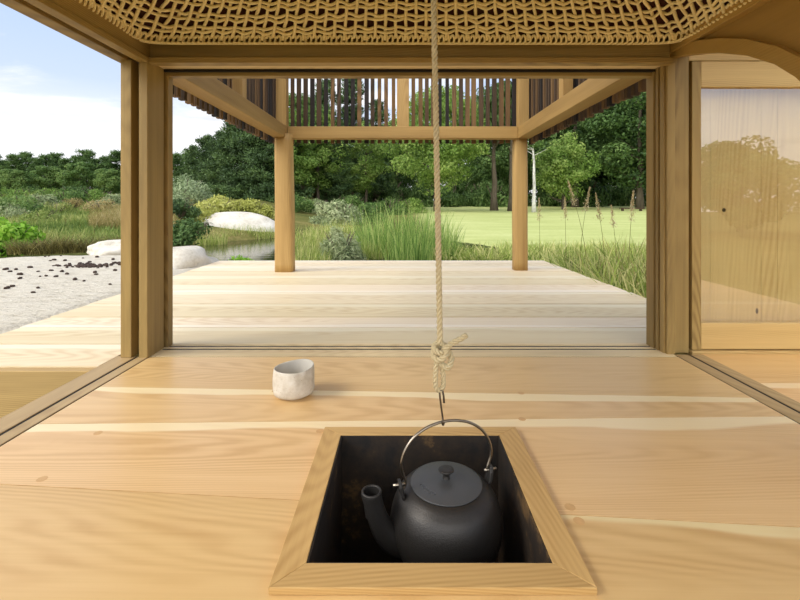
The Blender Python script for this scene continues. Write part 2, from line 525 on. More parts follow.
# ------------------------------------------------------------------ boards
def board(mb, xa, xb, ya0, ya1, yb0, yb1, z0, z1, rnd, sap, xref=None, axis='X', mat=0):
    """a board along X between x=xa and x=xb; near edge ya0->yb0... far edge ya1->yb1 (given at xref ends)"""
    x0, x1 = xref or (xa, xb)
    def near(x): t = (x - x0) / (x1 - x0); return ya0 + (yb0 - ya0) * t
    def far(x): t = (x - x0) / (x1 - x0); return ya1 + (yb1 - ya1) * t
    n = max(1, int(abs(xb - xa) / .25))
    for k in range(n):
        pa = xa + (xb - xa) * k / n; pb = xa + (xb - xa) * (k + 1) / n
        q = [(pa, near(pa)), (pb, near(pb)), (pb, far(pb)), (pa, far(pa))]
        i0 = mb.add([(x, y, z0) for x, y in q] + [(x, y, z1) for x, y in q],
                    [(4, 5, 6, 7), (0, 1, 5, 4), (2, 3, 7, 6)] + ([(3, 0, 4, 7)] if k == 0 else []) + ([(1, 2, 6, 5)] if k == n - 1 else []), mat)
        for j in range(8):
            x, y = q[j % 4]
            ac = (0, 0, 1, 1)[j % 4]
            sv = sap if not isinstance(sap, tuple) else sap[0] + (sap[1] - sap[0]) * (x - x0) / (x1 - x0)
            mid = (near(x) + far(x)) / 2
            mb.uv[i0 + j] = (x, y - mid)
            mb.pk[i0 + j] = (ac, rnd, sv)


def cut_board(mb, hole, **k):
    """the same board, split round a rectangular hole (hx0,hx1,hy0,hy1)"""
    hx0, hx1, hy0, hy1 = hole
    x0, x1 = k['xref']
    def ln(a, b, x): return a + (b - a) * (x - x0) / (x1 - x0)
    board(mb, xa=x0, xb=hx0, **k)
    board(mb, xa=hx1, xb=x1, **k)
    # pieces before and behind the hole keep the full board's texture coordinates
    for side in (0, 1):
        for i in range(4):
            xa = hx0 + (hx1 - hx0) * i / 4; xb = hx0 + (hx1 - hx0) * (i + 1) / 4
            q = []
            for x in (xa, xb):
                n_, f_ = ln(k['ya0'], k['yb0'], x), ln(k['ya1'], k['yb1'], x)
                lo, hi = (n_, min(f_, hy0)) if side == 0 else (max(n_, hy1), f_)
                q.append((x, lo, hi, n_, f_))
            if min(p[2] - p[1] for p in q) < 1e-4: continue
            pts = [(q[0][0], q[0][1], q[0]), (q[1][0], q[1][1], q[1]), (q[1][0], q[1][2], q[1]), (q[0][0], q[0][2], q[0])]
            i0 = mb.add([(x, y, k['z0']) for x, y, _ in pts] + [(x, y, k['z1']) for x, y, _ in pts], [(4, 5, 6, 7), (0, 1, 5, 4), (2, 3, 7, 6)])
            for j in range(8):
                x, y, s_ = pts[j % 4]
                mb.uv[i0 + j] = (x, y - (s_[3] + s_[4]) / 2)
                sp_ = k['sap']
                sv = sp_ if not isinstance(sp_, tuple) else sp_[0] + (sp_[1] - sp_[0]) * (x - x0) / (x1 - x0)
                mb.pk[i0 + j] = ((y - s_[3]) / (s_[4] - s_[3]), k['rnd'], sv)


XL, XR = -1.0, 1.086
fl = MB()
seams = [(1.737, 1.737), (1.452, 1.372), (1.206, 1.250), (.956, .793), (.47, .55), (.10, .06), (-.3, -.25), (-.7, -.7), (-1.1, -1.1)]
saps = [1.9, (1.0, .86), (.96, 1.04), (1.3, .96), 0., 1.9, 1., 0.]
gaps = [.0, .0008, .0012, .0016, .001, .001, .001, .001]
hole = (-.198, .288, .68, 1.162)
for k in range(len(seams) - 1):
    kw = dict(ya0=seams[k + 1][0] + gaps[k], yb0=seams[k + 1][1] + gaps[k], ya1=seams[k][0] - gaps[k], yb1=seams[k][1] - gaps[k],
              z0=-.03, z1=0., rnd=[.31, .77, .12, .58, .93, .4, .2, .6][k], sap=saps[k], xref=(XL, XR))
    if k in (2, 3): cut_board(fl, hole, **kw)
    else: board(fl, xa=XL, xb=XR, **kw)
for px, py in [(570, 507), (579, 521), (521, 393), (522, 419), (98, 433), (42, 479), (320, 431), (275, 391)]:
    Y = H * F / (py - 205); X = (px - 403) / F * Y
    fl.lathe([(.0105, -.004), (.0105, .0004)], (X, Y, 0), 14, 1, close_bot=False)
PEG = plain('wooden_peg', lin((202, 160, 106)), .5, 0, 60, .2)
tag(fl.build('floor', [FLOOR, PEG]), 'honey coloured wide plank floor of the tea room with pale sapwood bands', 'floor', kind='structure')

# deck outside, boards along X
dk = MB()
dseams = [1.895, 2.155, 2.357, 2.667, 3.03, 3.33, 3.66, 3.98, 4.26, 4.52, 4.76]
drn = [.15, .66, .42, .88, .27, .71, .05, .52, .36, .81, .2, .6]
dsap = [1., 0., 1., 1., 0., 1., 0., 1., 0., 1., 1., 0.]
board(dk, -1.87, -1.135, 1.64, 1.893, 1.64, 1.893, -.035, 0., .47, 1.)
for k in range(len(dseams) - 1):
    tl, tr = random.uniform(-.012, .012), random.uniform(-.012, .012)
    if k == 0: xl = -1.87
    else: xl = -1.87 - .012 * k
    board(dk, xl, 1.59 - .008 * k, dseams[k] + .008, dseams[k + 1] - .008, dseams[k] + .008, dseams[k + 1] - .008, -.12, 0., drn[k], dsap[k])
tag(dk.build('deck_floor', DECK), 'pale larch board deck outside the sliding door opening', 'deck', kind='structure')
fb = MB(); fb.box(-1.9, -1.14, 1.60, 1.638, -.36, -.004)
tag(fb.build('trim_1', FASCIA, bevel=.003), 'vertical edge board closing the front of the deck on the left', 'edge board', kind='structure')

# sills with sliding tracks
def sill(name, strips, base, mat, label):
    mb = MB()
    for s_ in strips: mb.box(*s_)
    o = mb.build(name, mat, bevel=.0015)
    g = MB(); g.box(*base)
    g.build('groove_shade', GAP_SHADE, o)  # almost flush dark strip, paints the shade between the sill strips
    return tag(o, label, 'door sill', kind='structure')
# children are placed relative to the sill's own origin, so parent=o works with root_loc
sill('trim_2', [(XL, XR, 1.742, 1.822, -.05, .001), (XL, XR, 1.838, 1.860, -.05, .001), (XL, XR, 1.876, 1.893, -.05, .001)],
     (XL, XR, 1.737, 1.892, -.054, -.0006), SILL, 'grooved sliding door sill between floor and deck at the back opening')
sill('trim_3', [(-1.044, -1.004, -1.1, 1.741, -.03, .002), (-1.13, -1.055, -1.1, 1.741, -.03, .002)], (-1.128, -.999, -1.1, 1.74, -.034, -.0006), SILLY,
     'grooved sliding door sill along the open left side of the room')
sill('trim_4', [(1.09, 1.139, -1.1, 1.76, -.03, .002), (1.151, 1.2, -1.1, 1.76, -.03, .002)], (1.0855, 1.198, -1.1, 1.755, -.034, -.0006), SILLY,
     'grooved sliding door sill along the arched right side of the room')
af = MB()
for k, (y0, y1) in enumerate([(1.49, 1.775), (1.2, 1.488), (.9, 1.198), (.6, .898), (.3, .598), (0, .298), (-.4, -.002)]):
    board(af, 1.203, 2.4, y0, y1, y0, y1, -.03, -.002, .33 + .21 * k, [1.9, 1., 0., 1., 1.9, 0., 1.][k])
FLOOR2 = plank_wood('alcove_larch', lin((230, 188, 126)), lin((206, 156, 92)), lin((240, 212, 158)), 60., .5, .36, .45, .15)
tag(af.build('alcove_floor', FLOOR2), 'orange brown plank floor beyond the right hand sill', 'floor', kind='structure')

# ------------------------------------------------------------------ timber frame
def timber(name, boxes, mat, label, cat, bevel=.0025, parent=None):
    mb = MB()
    for b_ in boxes: mb.box(*b_)
    o = mb.build(name, mat, parent, bevel=bevel)
    if parent is None: tag(o, label, cat, kind='structure')
    return o
lp = timber('pillar_left', [(-1.034, -1.0, 1.722, 1.842, 0, 1.17)], OAK['Z'], 'squared oak corner pillar left of the wide opening', 'pillar')
timber('jamb', [(-1.055, -.9895, 1.853, 1.893, 0, 1.17)], OAK['Z'], '', '', parent=lp)
timber('side_jamb', [(-1.106, -1.064, 1.722, 1.768, 0.002, 1.17)], OAK['Z'], '', '', parent=lp)
timber('back_fillet', [(-1.1, -1.035, 1.77, 1.846, 0, 1.17)], OAK['Z'], '', '', parent=lp)
rp = timber('pillar_right', [(1.094, 1.158, 1.782, 1.87, 0, 1.22)], OAK['Z'], 'squared oak corner pillar right of the wide opening', 'pillar')
timber('front_jamb', [(1.06, 1.0925, 1.765, 1.87, 0, 1.17)], OAK['Z'], '', '', parent=rp)
timber('stepped_jamb', [(1.054, 1.0595, 1.778, 1.806, 0, 1.17)], OAK['Z'], '', '', parent=rp, bevel=.001)
timber('stepped_jamb', [(1.051, 1.0595, 1.815, 1.832, 0, 1.17)], OAK['Z'], '', '', parent=rp, bevel=.001)
timber('stepped_jamb', [(1.0475, 1.0595, 1.842, 1.895, 0, 1.17)], OAK['Z'], '', '', parent=rp, bevel=.001)

hb = timber('beam_back', [(-1.06, 1.06, 1.745, 1.80, 1.18, 1.25)], OAK['X'], 'oak head beam across the top of the back opening', 'beam')
timber('head_trim', [(-1.0, 1.06, 1.722, 1.765, 1.157, 1.179)], OAK['X'], '', '', parent=hb)
timber('track_groove', [(-1.0, 1.06, 1.767, 1.85, 1.168, 1.178)], SILL, '', '', parent=hb, bevel=.001)
timber('gap_shade_strip', [(-1.0, 1.06, 1.838, 1.8515, 1.158, 1.168)], GAP_SHADE, '', '', parent=hb, bevel=0)  # solid dark box, paints the line of shade before the lintel
timber('lintel', [(-1.0, 1.06, 1.852, 1.893, 1.143, 1.2)], OAK['X'], '', '', parent=hb)
lb = timber('beam_left', [(-1.06, -1.002, .2, 1.744, 1.18, 1.25)], OAK['Y'], 'oak head beam along the top of the open left side', 'beam')
timber('head_trim', [(-1.034, -.996, .2, 1.72, 1.157, 1.179)], OAK['Y'], '', '', parent=lb)
timber('outer_trim', [(-1.13, -1.076, .2, 1.87, 1.166, 1.25), (-1.076, -1.06, .2, 1.87, 1.2, 1.25)], OAK['Y'], '', '', parent=lb)
rb = timber('beam_right', [(1.062, 1.15, .2, 1.78, 1.205, 1.26)], ARCH, 'oak head beam above the arched opening on the right', 'beam')

# arch in the right side
low = [(1.79, 1.199), (1.70, 1.177), (1.62, 1.156), (1.5, 1.118), (1.374, 1.066), (1.271, 1.006), (1.204, .95), (1.14, .875), (1.09, .79), (1.055, .69), (1.035, .56), (1.03, .4), (1.03, .002)]
upp = [(1.79, 1.222), (1.70, 1.216), (1.609, 1.203), (1.5, 1.169), (1.38, 1.122), (1.26, 1.055), (1.17, .985), (1.10, .905), (1.045, .81), (1.008, .70), (.985, .57), (.98, .4), (.98, .002)]
def strip_plate(lo, up, x0, x1):
    mb = MB(); n = len(lo)
    vs = [(x, y, z) for x in (x0, x1) for y, z in lo] + [(x, y, z) for x in (x0, x1) for y, z in up]
    # order: lo@x0, lo@x1, up@x0, up@x1
    fs = []
    for i in range(n - 1):
        a, b_, c, d = i, n + i, 2 * n + i, 3 * n + i
        fs += [(a, a + 1, c + 1, c), (b_, d, d + 1, b_ + 1), (a, b_, b_ + 1, a + 1), (c, c + 1, d + 1, d)]
    fs += [(0, 2 * n, 3 * n, n), (n - 1, 2 * n - 1, 4 * n - 1, 3 * n - 1)]
    mb.add(vs, fs); return mb
tag(strip_plate(low, upp, 1.072, 1.12).build('arch_beam', ARCH, bevel=.002), 'curved oak arch rib springing from the right corner pillar', 'arch', kind='structure')
wl = [p for p in upp[2:]]
wu = [(1.609, 1.206), (1.5, 1.206), (1.38, 1.206), (1.26, 1.206), (1.17, 1.206), (1.10, 1.206), (.98, 1.206), (.86, 1.206), (.80, 1.206), (.74, 1.206), (.70, 1.206)]
wu[-4:] = [(.90, 1.2), (.80, 1.0), (.75, .6), (.75, .002)]
tag(strip_plate(wl, wu, 1.092, 1.112).build('wall_right', wood('arch_wall', lin((160, 126, 66)), lin((130, 98, 46)), 'Y', 40., .4, .55, .1, .2)),
    'brown wooden wall panel filling the space above the arch', 'wall', kind='structure')

# alcove: glazed panel before a boarded wall
pw = MB()
xs_ = [1.165, 1.30, 1.515, 1.585, 1.80, 2.05, 2.4]
for a, b_ in zip(xs_[:-1], xs_[1:]): pw.box(a + .0006, b_ - .0006, 1.862, 1.888, 0, 1.32)
def kn(px, py, rx, rz):
    p = at(px, py, 1.861)
    pw.add([(p.x + rx * math.cos(2 * PI * k / 14), 1.8612, p.z + rz * math.sin(2 * PI * k / 14)) for k in range(14)], [tuple(range(14))], 1)
kn(724, 210, .0085, .0085); kn(757, 311, .006, .012)
KNOT = plain('dark_knot', lin((70, 44, 22)), .8, 0, 80, .3)
tag(pw.build('wall_back', [PANEL, KNOT]), 'pale vertical boarded wall with dark knots behind the glass panel', 'wall', kind='structure')
wn = empty('window_1', (1.18, 1.80, 0), 'framed sliding glass panel reflecting sky and treetops on the right', 'glass panel', kind='structure')
timber('stile', [(1.176, 1.214, 1.79, 1.826, .01, 1.186)], OAK['Z'], '', '', parent=wn)
timber('stile', [(2.2, 2.24, 1.79, 1.826, .01, 1.186)], OAK['Z'], '', '', parent=wn)
timber('top_rail', [(1.2145, 2.1995, 1.792, 1.824, 1.08, 1.186)], PANELX, '', '', parent=wn)
timber('bottom_rail', [(1.2145, 2.1995, 1.792, 1.824, .012, .118)], PANELX, '', '', parent=wn)
timber('pane', [(1.212, 2.202, 1.806, 1.812, .116, 1.082)], GLASS, '', '', parent=wn, bevel=0)
timber('trim_5', [(1.17, 2.4, 1.778, 1.858, -.02, .008)], PANELX, 'pale sill strip under the sliding glass panel', 'sill')
timber('trim_6', [(1.17, 2.4, 1.80, 1.86, 1.19, 1.32)], PANELX, 'pale head board above the sliding glass panel', 'trim')
timber('alcove_shade_roof', [(1.165, 2.4, 1.62, 1.9, 1.33, 1.37)], OAK['X'], 'small unseen board roof added to shade the glazed alcove', 'roof')  # out of view, added only to cast shade on the alcove

# ceiling: dished backing and roof boards
NC = (.03, .72); NA, NB = 1.05, .995
ZN = 1.229
def net_pt(s, th, drop=0.):
    n = 4.5 + 25 * (1 - min(1, max(0, 1 - s) / .22)) ** 3
    c, si = math.cos(th), math.sin(th)
    k = s / ((abs(c) / NA) ** n + (abs(si) / NB) ** n) ** (1 / n)
    return Vector((NC[0] + k * c, NC[1] + k * si, ZN + .44 * (1 - s * s) - drop))
def net_s(x, y):
    lo, hi = .05, 1.1
    for _ in range(30):
        m = (lo + hi) / 2
        n = 4.5 + 25 * (1 - min(1, max(0, 1 - m) / .22)) ** 3
        v = (abs(x - NC[0]) / (m * NA)) ** n + (abs(y - NC[1]) / (m * NB)) ** n
        if v > 1: lo = m
        else: hi = m
    return m
cb = MB()
ths = [2 * PI * k / 120 for k in range(120)]
ss = [1.0, .93, .86, .78, .68, .55, .4, .2]
for s_ in ss:
    for t in ths: cb.v.append(tuple(net_pt(s_, t, -.045 if s_ < 1 else -.03)))
cb.v.append(tuple(net_pt(0.01, 0, -.05)))
for i in range(len(ss) - 1):
    for k in range(120):
        k2 = (k + 1) % 120
        cb.f.append([i * 120 + k, i * 120 + k2, (i + 1) * 120 + k2, (i + 1) * 120 + k]); cb.m.append(0)
for k in range(120): cb.f.append([(len(ss) - 1) * 120 + k, (len(ss) - 1) * 120 + (k + 1) % 120, len(ss) * 120]); cb.m.append(0)
tag(cb.build('ceiling', CEIL, smooth=True), 'dark red brown ceiling seen through the rope net', 'ceiling', kind='structure')
timber('roof_slab', [(-1.13, 1.16, -.3, 1.89, 1.68, 1.74), (-1.13, 1.16, 1.83, 1.89, 1.262, 1.68), (-1.13, -1.09, -.3, 1.83, 1.262, 1.68), (1.12, 1.16, -.3, 1.83, 1.262, 1.68)], OAK['X'], 'unseen board roof casing put in to shade the domed net ceiling', 'roof', bevel=.002)  # casing out of view, put in for shading the room

# rope net
def strand_band(mb, s0, amp_phase):
    for j in (0, 2):
        pts = []
        n = 420
        for i in range(n + 1):
            th = -.15 * PI + 1.3 * PI * i / n
            pr = net_pt(1., th)
            arc = (pr.x - pr.y) / .040 * PI
            ph = amp_phase + j * 2.1
            ds = (j - 1) * .0066 + .0018 * math.sin(arc * .9 + ph) + .0022 * mnoise.noise(Vector((th * 6, s0 * 40 + j, 0)))
            ds += .005 * mnoise.noise(Vector((th * 3.1, s0 * 17, 3)))
            p = net_pt(s0 + ds, th)
            p.z += .0045 * math.sin(arc + amp_phase) + .003 * (j == 1)
            pts.append(p)
        mb.tube(pts, .0060, 6)
rn = MB()
rows = [.957 - .0365 * k for k in range(19)]
for k, s_ in enumerate(rows): strand_band(rn, s_, k * PI)
# radial cords: even spacing along the rim
rim = [net_pt(1., -.15 * PI + 1.3 * PI * i / 4000) for i in range(4001)]
acc = [0]
for a, b_ in zip(rim[:-1], rim[1:]): acc.append(acc[-1] + (b_ - a).length)
L = acc[-1]; nrad = int(L / .040)
rad_th = []
j = 0
for k in range(nrad):
    while acc[j] < k * L / nrad: j += 1
    rad_th.append(-.15 * PI + 1.3 * PI * j / 4000)
for k, th in enumerate(rad_th):
    pts = []
    p0 = net_pt(1., th)
    for i in range(74):
        f = .015 + .66 * i / 73
        x_, y_ = NC[0] + (p0.x - NC[0]) * (1 - f * (.85 + .15 * abs(p0.x - NC[0]) / NA)), NC[1] + (p0.y - NC[1]) * (1 - f)
        s_ = net_s(x_, y_)
        wv = math.cos((s_ - .957) / .0365 * PI + k * PI)
        pts.append(Vector((x_ + .003 * mnoise.noise(Vector((k * 1.7, i * .2, 0))), y_, ZN + .44 * (1 - s_ * s_) + .0075 * wv)))
    rn.tube(pts, .0062, 6)
net = rn.build('rope_net', NETROPE, smooth=True)
tag(net, 'straw coloured woven rope net hung as a domed ceiling', 'net')
el = MB()
for k, th in enumerate(rad_th):
    for half in (0, 1):
        if half == 1 and k == len(rad_th) - 1: continue
        t = th if not half else (th + rad_th[k + 1]) / 2
        c = net_pt(.985, t); c.z -= .006
        out = (net_pt(1., t) - net_pt(.95, t)).normalized()
        side = Vector((-out.y, out.x, 0)).normalized()
        d = Vector((out.x * .5, out.y * .5, -.85)).normalized()
        pts = []
        for i in range(15):
            a = .3 + 2 * PI * i / 14 * .86
            pts.append(c + side * (.0095 * math.cos(a) + .004 * math.sin(a)) + d * (.015 * math.sin(a)) + out * .004 * math.cos(2 * a))
        el.tube(pts, .0050, 5)
el.tube([net_pt(.998, -.15 * PI + 1.3 * PI * i / 300, .004) for i in range(301)], .0035, 5)
el.build('edge_loops', NETROPE, net, smooth=True)

# ------------------------------------------------------------------ hearth
ho = empty('hearth', (.043, .921, 0), 'square sunken hearth with a raised mitred wooden frame round the kettle', 'hearth')
ix0, ix1, iy0, iy1 = -.159, .246, .7227, 1.125
ox0, ox1, oy0, oy1 = -.207, .2985, .6755, 1.166
zt = .0125
for nm, q, mt in [('front_frame', [(ox0, oy0), (ox1, oy0), (ix1, iy0), (ix0, iy0)], HEARTH['X']), ('right_frame', [(ox1, oy0), (ox1, oy1), (ix1, iy1), (ix1, iy0)], HEARTH['Y']),
                  ('back_frame', [(ox1, oy1), (ox0, oy1), (ix0, iy1), (ix1, iy1)], HEARTH['X']), ('left_frame', [(ox0, oy1), (ox0, oy0), (ix0, iy0), (ix0, iy1)], HEARTH['Y'])]:
    mb = MB(); mb.prism(q, .0005, zt)
    # short lip going down into the pit
    mb.build(nm, mt, ho, bevel=.0012)
pit = MB()
zb = -.34
t_ = .018
for bx_ in [(ix0 - t_, ix0 + .003, iy0 - t_, iy1 + t_, zb, .0105), (ix1 - .003, ix1 + t_, iy0 - t_, iy1 + t_, zb, .0105), (ix0, ix1, iy0 - t_, iy0 + .003, zb, .0105), (ix0, ix1, iy1 - .003, iy1 + t_, zb, .0105), (ix0 - t_, ix1 + t_, iy0 - t_, iy1 + t_, zb - .02, zb)]:
    pit.box(*bx_)
pit.build('pit', SOOT, ho)
ASH = plain('grey_ash', lin((60, 56, 50)), 1., 0, 30, .4, .8)
ah = MB()
g = 14
for j in range(g + 1):
    for i in range(g + 1):
        x = ix0 + (ix1 - ix0) * i / g; y = iy0 + (iy1 - iy0) * j / g
        ah.v.append((x, y, zb + .02 + .02 * mnoise.noise(Vector((x * 9, y * 9, 1)))))
for j in range(g):
    for i in range(g):
        a = j * (g + 1) + i; ah.f.append([a, a + 1, a + g + 2, a + g + 1]); ah.m.append(0)
ah.build('ash_bed', ASH, ho, smooth=True)

# ------------------------------------------------------------------ kettle
KC = Vector((.0915, .932, 0))
kt = empty('kettle', (KC.x, KC.y, -.165), 'black cast iron kettle hanging over the sunken hearth', 'kettle')
def smooth_prof(ctrl, sub=6):
    out = []
    n = len(ctrl)
    for i in range(n - 1):
        p0 = ctrl[max(0, i - 1)]; p1 = ctrl[i]; p2 = ctrl[i + 1]; p3 = ctrl[min(n - 1, i + 2)]
        for k in range(sub):
            t = k / sub
            out.append(tuple(.5 * (2 * p1[a] + (p2[a] - p0[a]) * t + (2 * p0[a] - 5 * p1[a] + 4 * p2[a] - p3[a]) * t * t + (3 * p1[a] - p0[a] - 3 * p2[a] + p3[a]) * t ** 3) for a in (0, 1)))
    out.append(ctrl[-1]); return out
body = MB()
prof = smooth_prof([(.02, -.156), (.055, -.154), (.084, -.141), (.106, -.112), (.1175, -.074), (.1155, -.042), (.104, -.014), (.090, .002), (.079, .010), (.070, .0125)])
body.lathe(prof, KC, 72)
body.build('body', IRON, kt, smooth=True)
lid = MB()
lid.lathe(smooth_prof([(.0735, .0105), (.0748, .0125), (.0735, .0145), (.055, .0185), (.028, .0215), (.006, .022)], 5), KC, 72)
ld = lid.build('lid', IRONLID, kt, smooth=True)
kb = MB()
kb.lathe(smooth_prof([(.0085, .0205), (.0075, .024), (.007, .029), (.010, .0345), (.0155, .0375), (.0165, .0395), (.015, .0415), (.008, .0425), (.002, .0426)], 5), KC, 32)
kb.build('knob', IRON, ld, smooth=True)
# raised letters on the lid
def lid_letters():
    mb = MB()
    txt = 'KOBSO'
    for i, ch in enumerate(txt):
        cu = bpy.data.curves.new('glyph', 'FONT'); cu.body = ch; cu.size = .0135; cu.extrude = .0016; cu.align_x = 'CENTER'; cu.resolution_u = 3
        ob = bpy.data.objects.new('glyph', cu); COL.objects.link(ob)
        bpy.context.view_layer.update()
        me = ob.evaluated_get(bpy.context.evaluated_depsgraph_get()).to_mesh()
        th = math.radians(200 + i * 9.0)
        ce = Vector((KC.x + .0585 * math.cos(th), KC.y + .0585 * math.sin(th), .0178))
        R = Matrix.Rotation(th + PI / 2, 4, 'Z')
        mb.add([ce + R @ v.co for v in me.vertices], [tuple(p.vertices) for p in me.polygons])
        ob.to_mesh_clear()
        bpy.data.objects.remove(ob); bpy.data.curves.remove(cu)
    o = mb.build('raised_lettering', LETTER, ld)
lid_letters()
AX = Vector((-math.cos(math.radians(15)), -math.sin(math.radians(15)), 0))     # towards the spout
PE = Vector((-AX.y, AX.x, 0))
sp = MB()
def K(r, z, s=0): return KC + AX * r + PE * s + Vector((0, 0, z))
path = [(.085, -.098), (.112, -.086), (.132, -.066), (.145, -.042), (.1535, -.016), (.159, .006), (.161, .020)]
pth = smooth_prof(path, 4); rad = smooth_prof([(.030, 0), (.0285, 0), (.0245, 0), (.021, 0), (.0195, 0), (.0195, 0), (.0215, 0)], 4)
P = [K(a, z, .012 * (1 - i / len(pth)) * 0) for i, (a, z) in enumerate(pth)]
RR = [r[0] for r in rad]
P[-1] = P[-2] + (P[-1] - P[-2]).length * Vector((0, 0, 1)) * 1.0
RR[-1] = .0205
sp.tube(P, RR, 28, cap=False)
e_ = P[-1]
sp.tube([e_ + Vector((.0182 * math.cos(2 * PI * k / 28), .0182 * math.sin(2 * PI * k / 28), 0)) for k in range(28)], .0026, 8, closed=True)
sp.lathe([(.0165, .0005), (.0155, -.01), (.015, -.03), (.012, -.05)], e_, 28, close_top=False, close_bot=False)
sp.build('spout', IRON, kt, smooth=True)
LUGR = .098
for sg in (1, -1):
    lg = MB()
    o0 = [( .006, -.018, .085), (.012, .0, .094), (.010, .018, .098), (.006, .030, .0985), (-.006, .030, .0985), (-.010, .018, .098), (-.012, 0, .094), (-.006, -.018, .085)]
    vs = []
    for dr in (-.0035, .0035):
        for s_, z, r in o0: vs.append(K(sg * (r + dr + .004), z + .004, s_))
    n = len(o0)
    lg.add(vs, [tuple(range(n)), tuple(range(2 * n - 1, n - 1, -1))] + [(i, n + i, n + (i + 1) % n, (i + 1) % n) for i in range(n)])
    lo_ = lg.build('lug', IRON, kt, bevel=.0015)
    pn = MB(); pn.tube([K(sg * .088, .0245), K(sg * .116, .0245)], .0032, 10); pn.build('pin', WIRE, lo_, smooth=True)
hd = MB()
ctrl = [(.0965, .0165), (.0935, .022), (.092, .030), (.0965, .042), (.1005, .056), (.1005, .072), (.093, .094), (.076, .116), (.050, .1325), (.022, .1405), (0, .1425)]
half = smooth_prof(ctrl, 5)
full = half + [(-a, z) for a, z in half[-2::-1]]
hd.tube([K(a - .003, z) for a, z in full], .0029, 10)
hd.build('handle', WIRE, kt, smooth=True)

# ------------------------------------------------------------------ hook and rope
TOP = K(.007, .1425)
hk = MB()
p = TOP
hp = []
for i in range(13):   # bottom eye round the handle
    a = -PI * .15 - i / 12 * PI * 1.15
    hp.append(p + Vector((.0045 * math.cos(a) * .5 + .0005, .0055 * math.cos(a), .0062 * math.sin(a) - .0005)))
hp += [p + Vector((-.0015, -.004, .012)), p + Vector((-.004, -.003, .03)), p + Vector((-.0065, -.002, .05)), p + Vector((-.0075, -.001, .062)), p + Vector((-.005, 0, .0665)), p + Vector((-.001, 0, .064)), p + Vector((.001, -.001, .054)), p + Vector((.002, -.002, .040))]
hk.tube(hp, .0021, 8)
tag(hk.build('hook', HOOK, smooth=True), 'slim iron hook joining the rope loop to the kettle handle', 'hook')


def twist(mb, pts, R, pitch, sides=6, strands=3, n=None):
    pts = [Vector(q) for q in pts]
    # resample evenly
    acc = [0]
    for a, b_ in zip(pts[:-1], pts[1:]): acc.append(acc[-1] + (b_ - a).length)
    L = acc[-1]; N = n or max(8, int(L / pitch * 10))
    samp, j = [], 0
    for i in range(N + 1):
        d = L * i / N
        while j < len(acc) - 2 and acc[j + 1] < d: j += 1
        samp.append(pts[j].lerp(pts[j + 1], (d - acc[j]) / max(1e-9, acc[j + 1] - acc[j])))
    up = None; frames = []
    for i, q in enumerate(samp):
        t = (samp[min(N, i + 1)] - samp[max(0, i - 1)]).normalized()
        if up is None: up = t.orthogonal()
        up = (up - t * up.dot(t)).normalized()
        frames.append((q, up.copy(), t.cross(up)))
    for s_ in range(strands):
        out = []
        for i, (q, u, v) in enumerate(frames):
            a = 2 * PI * (s_ / strands + L * i / N / pitch)
            out.append(q + (u * math.cos(a) + v * math.sin(a)) * R * .6)
        mb.tube(out, R * .54, sides)


def spline(ctrl, sub=10):
    out = []; n = len(ctrl); ctrl = [Vector(c) for c in ctrl]
    for i in range(n - 1):
        p0, p1, p2, p3 = ctrl[max(0, i - 1)], ctrl[i], ctrl[i + 1], ctrl[min(n - 1, i + 2)]
        for k in range(sub):
            t = k / sub
            out.append(.5 * (2 * p1 + (p2 - p0) * t + (2 * p0 - 5 * p1 + 4 * p2 - p3) * t * t + (3 * p1 - p0 - 3 * p2 + p3) * t ** 3))
    out.append(ctrl[-1]); return out
rp_ = empty('rope', TOP + Vector((0, 0, .04)), 'twisted hemp rope hanging from the ceiling and knotted above the kettle', 'rope')
YR = TOP.y
def RP(px, py, dy=0.): return at(px, py, YR) + Vector((0, dy, 0))
m_ = MB()
line = [RP(440, 345), RP(438.4, 250), RP(436.2, 130), RP(434, 20), RP(432.5, -60), RP(431.5, -130), RP(431, -160)]
twist(m_, spline(line, 12), .0060, .036, sides=8)
m_.build('line', ROPE, rp_, smooth=True)
m_ = MB()
twist(m_, spline([RP(437.5, 352), RP(436, 366, -.003), RP(435.3, 379, -.003), RP(436, 387.5), RP(439.3, 391, .002), RP(442.8, 387.5, .002), RP(443.3, 378), RP(442, 366), RP(440.5, 352)], 10), .0052, .030)
m_.build('loop', ROPE, rp_, smooth=True)
m_ = MB()
twist(m_, spline([RP(440, 362, -.004), RP(447, 366, -.010), RP(451, 358, -.006), RP(447, 350, .002), RP(440, 347, .010), RP(434.5, 350, .006), RP(434, 356, -.006), RP(439, 358, -.013), RP(445, 353, -.012), RP(446, 347, -.004), RP(440, 343.5, .006), RP(434.5, 346, .002), RP(436.5, 350, -.010), RP(442, 352, -.012)], 10), .0062, .030)
m_.build('knot', ROPE, rp_, smooth=True)
m_ = MB()
twist(m_, spline([RP(441, 352, -.004), RP(446, 346, -.010), RP(453, 340.5, -.012), RP(460, 337, -.012), RP(466, 333.5, -.010)], 8), .0056, .030)
m_.build('tail', ROPE, rp_, smooth=True)

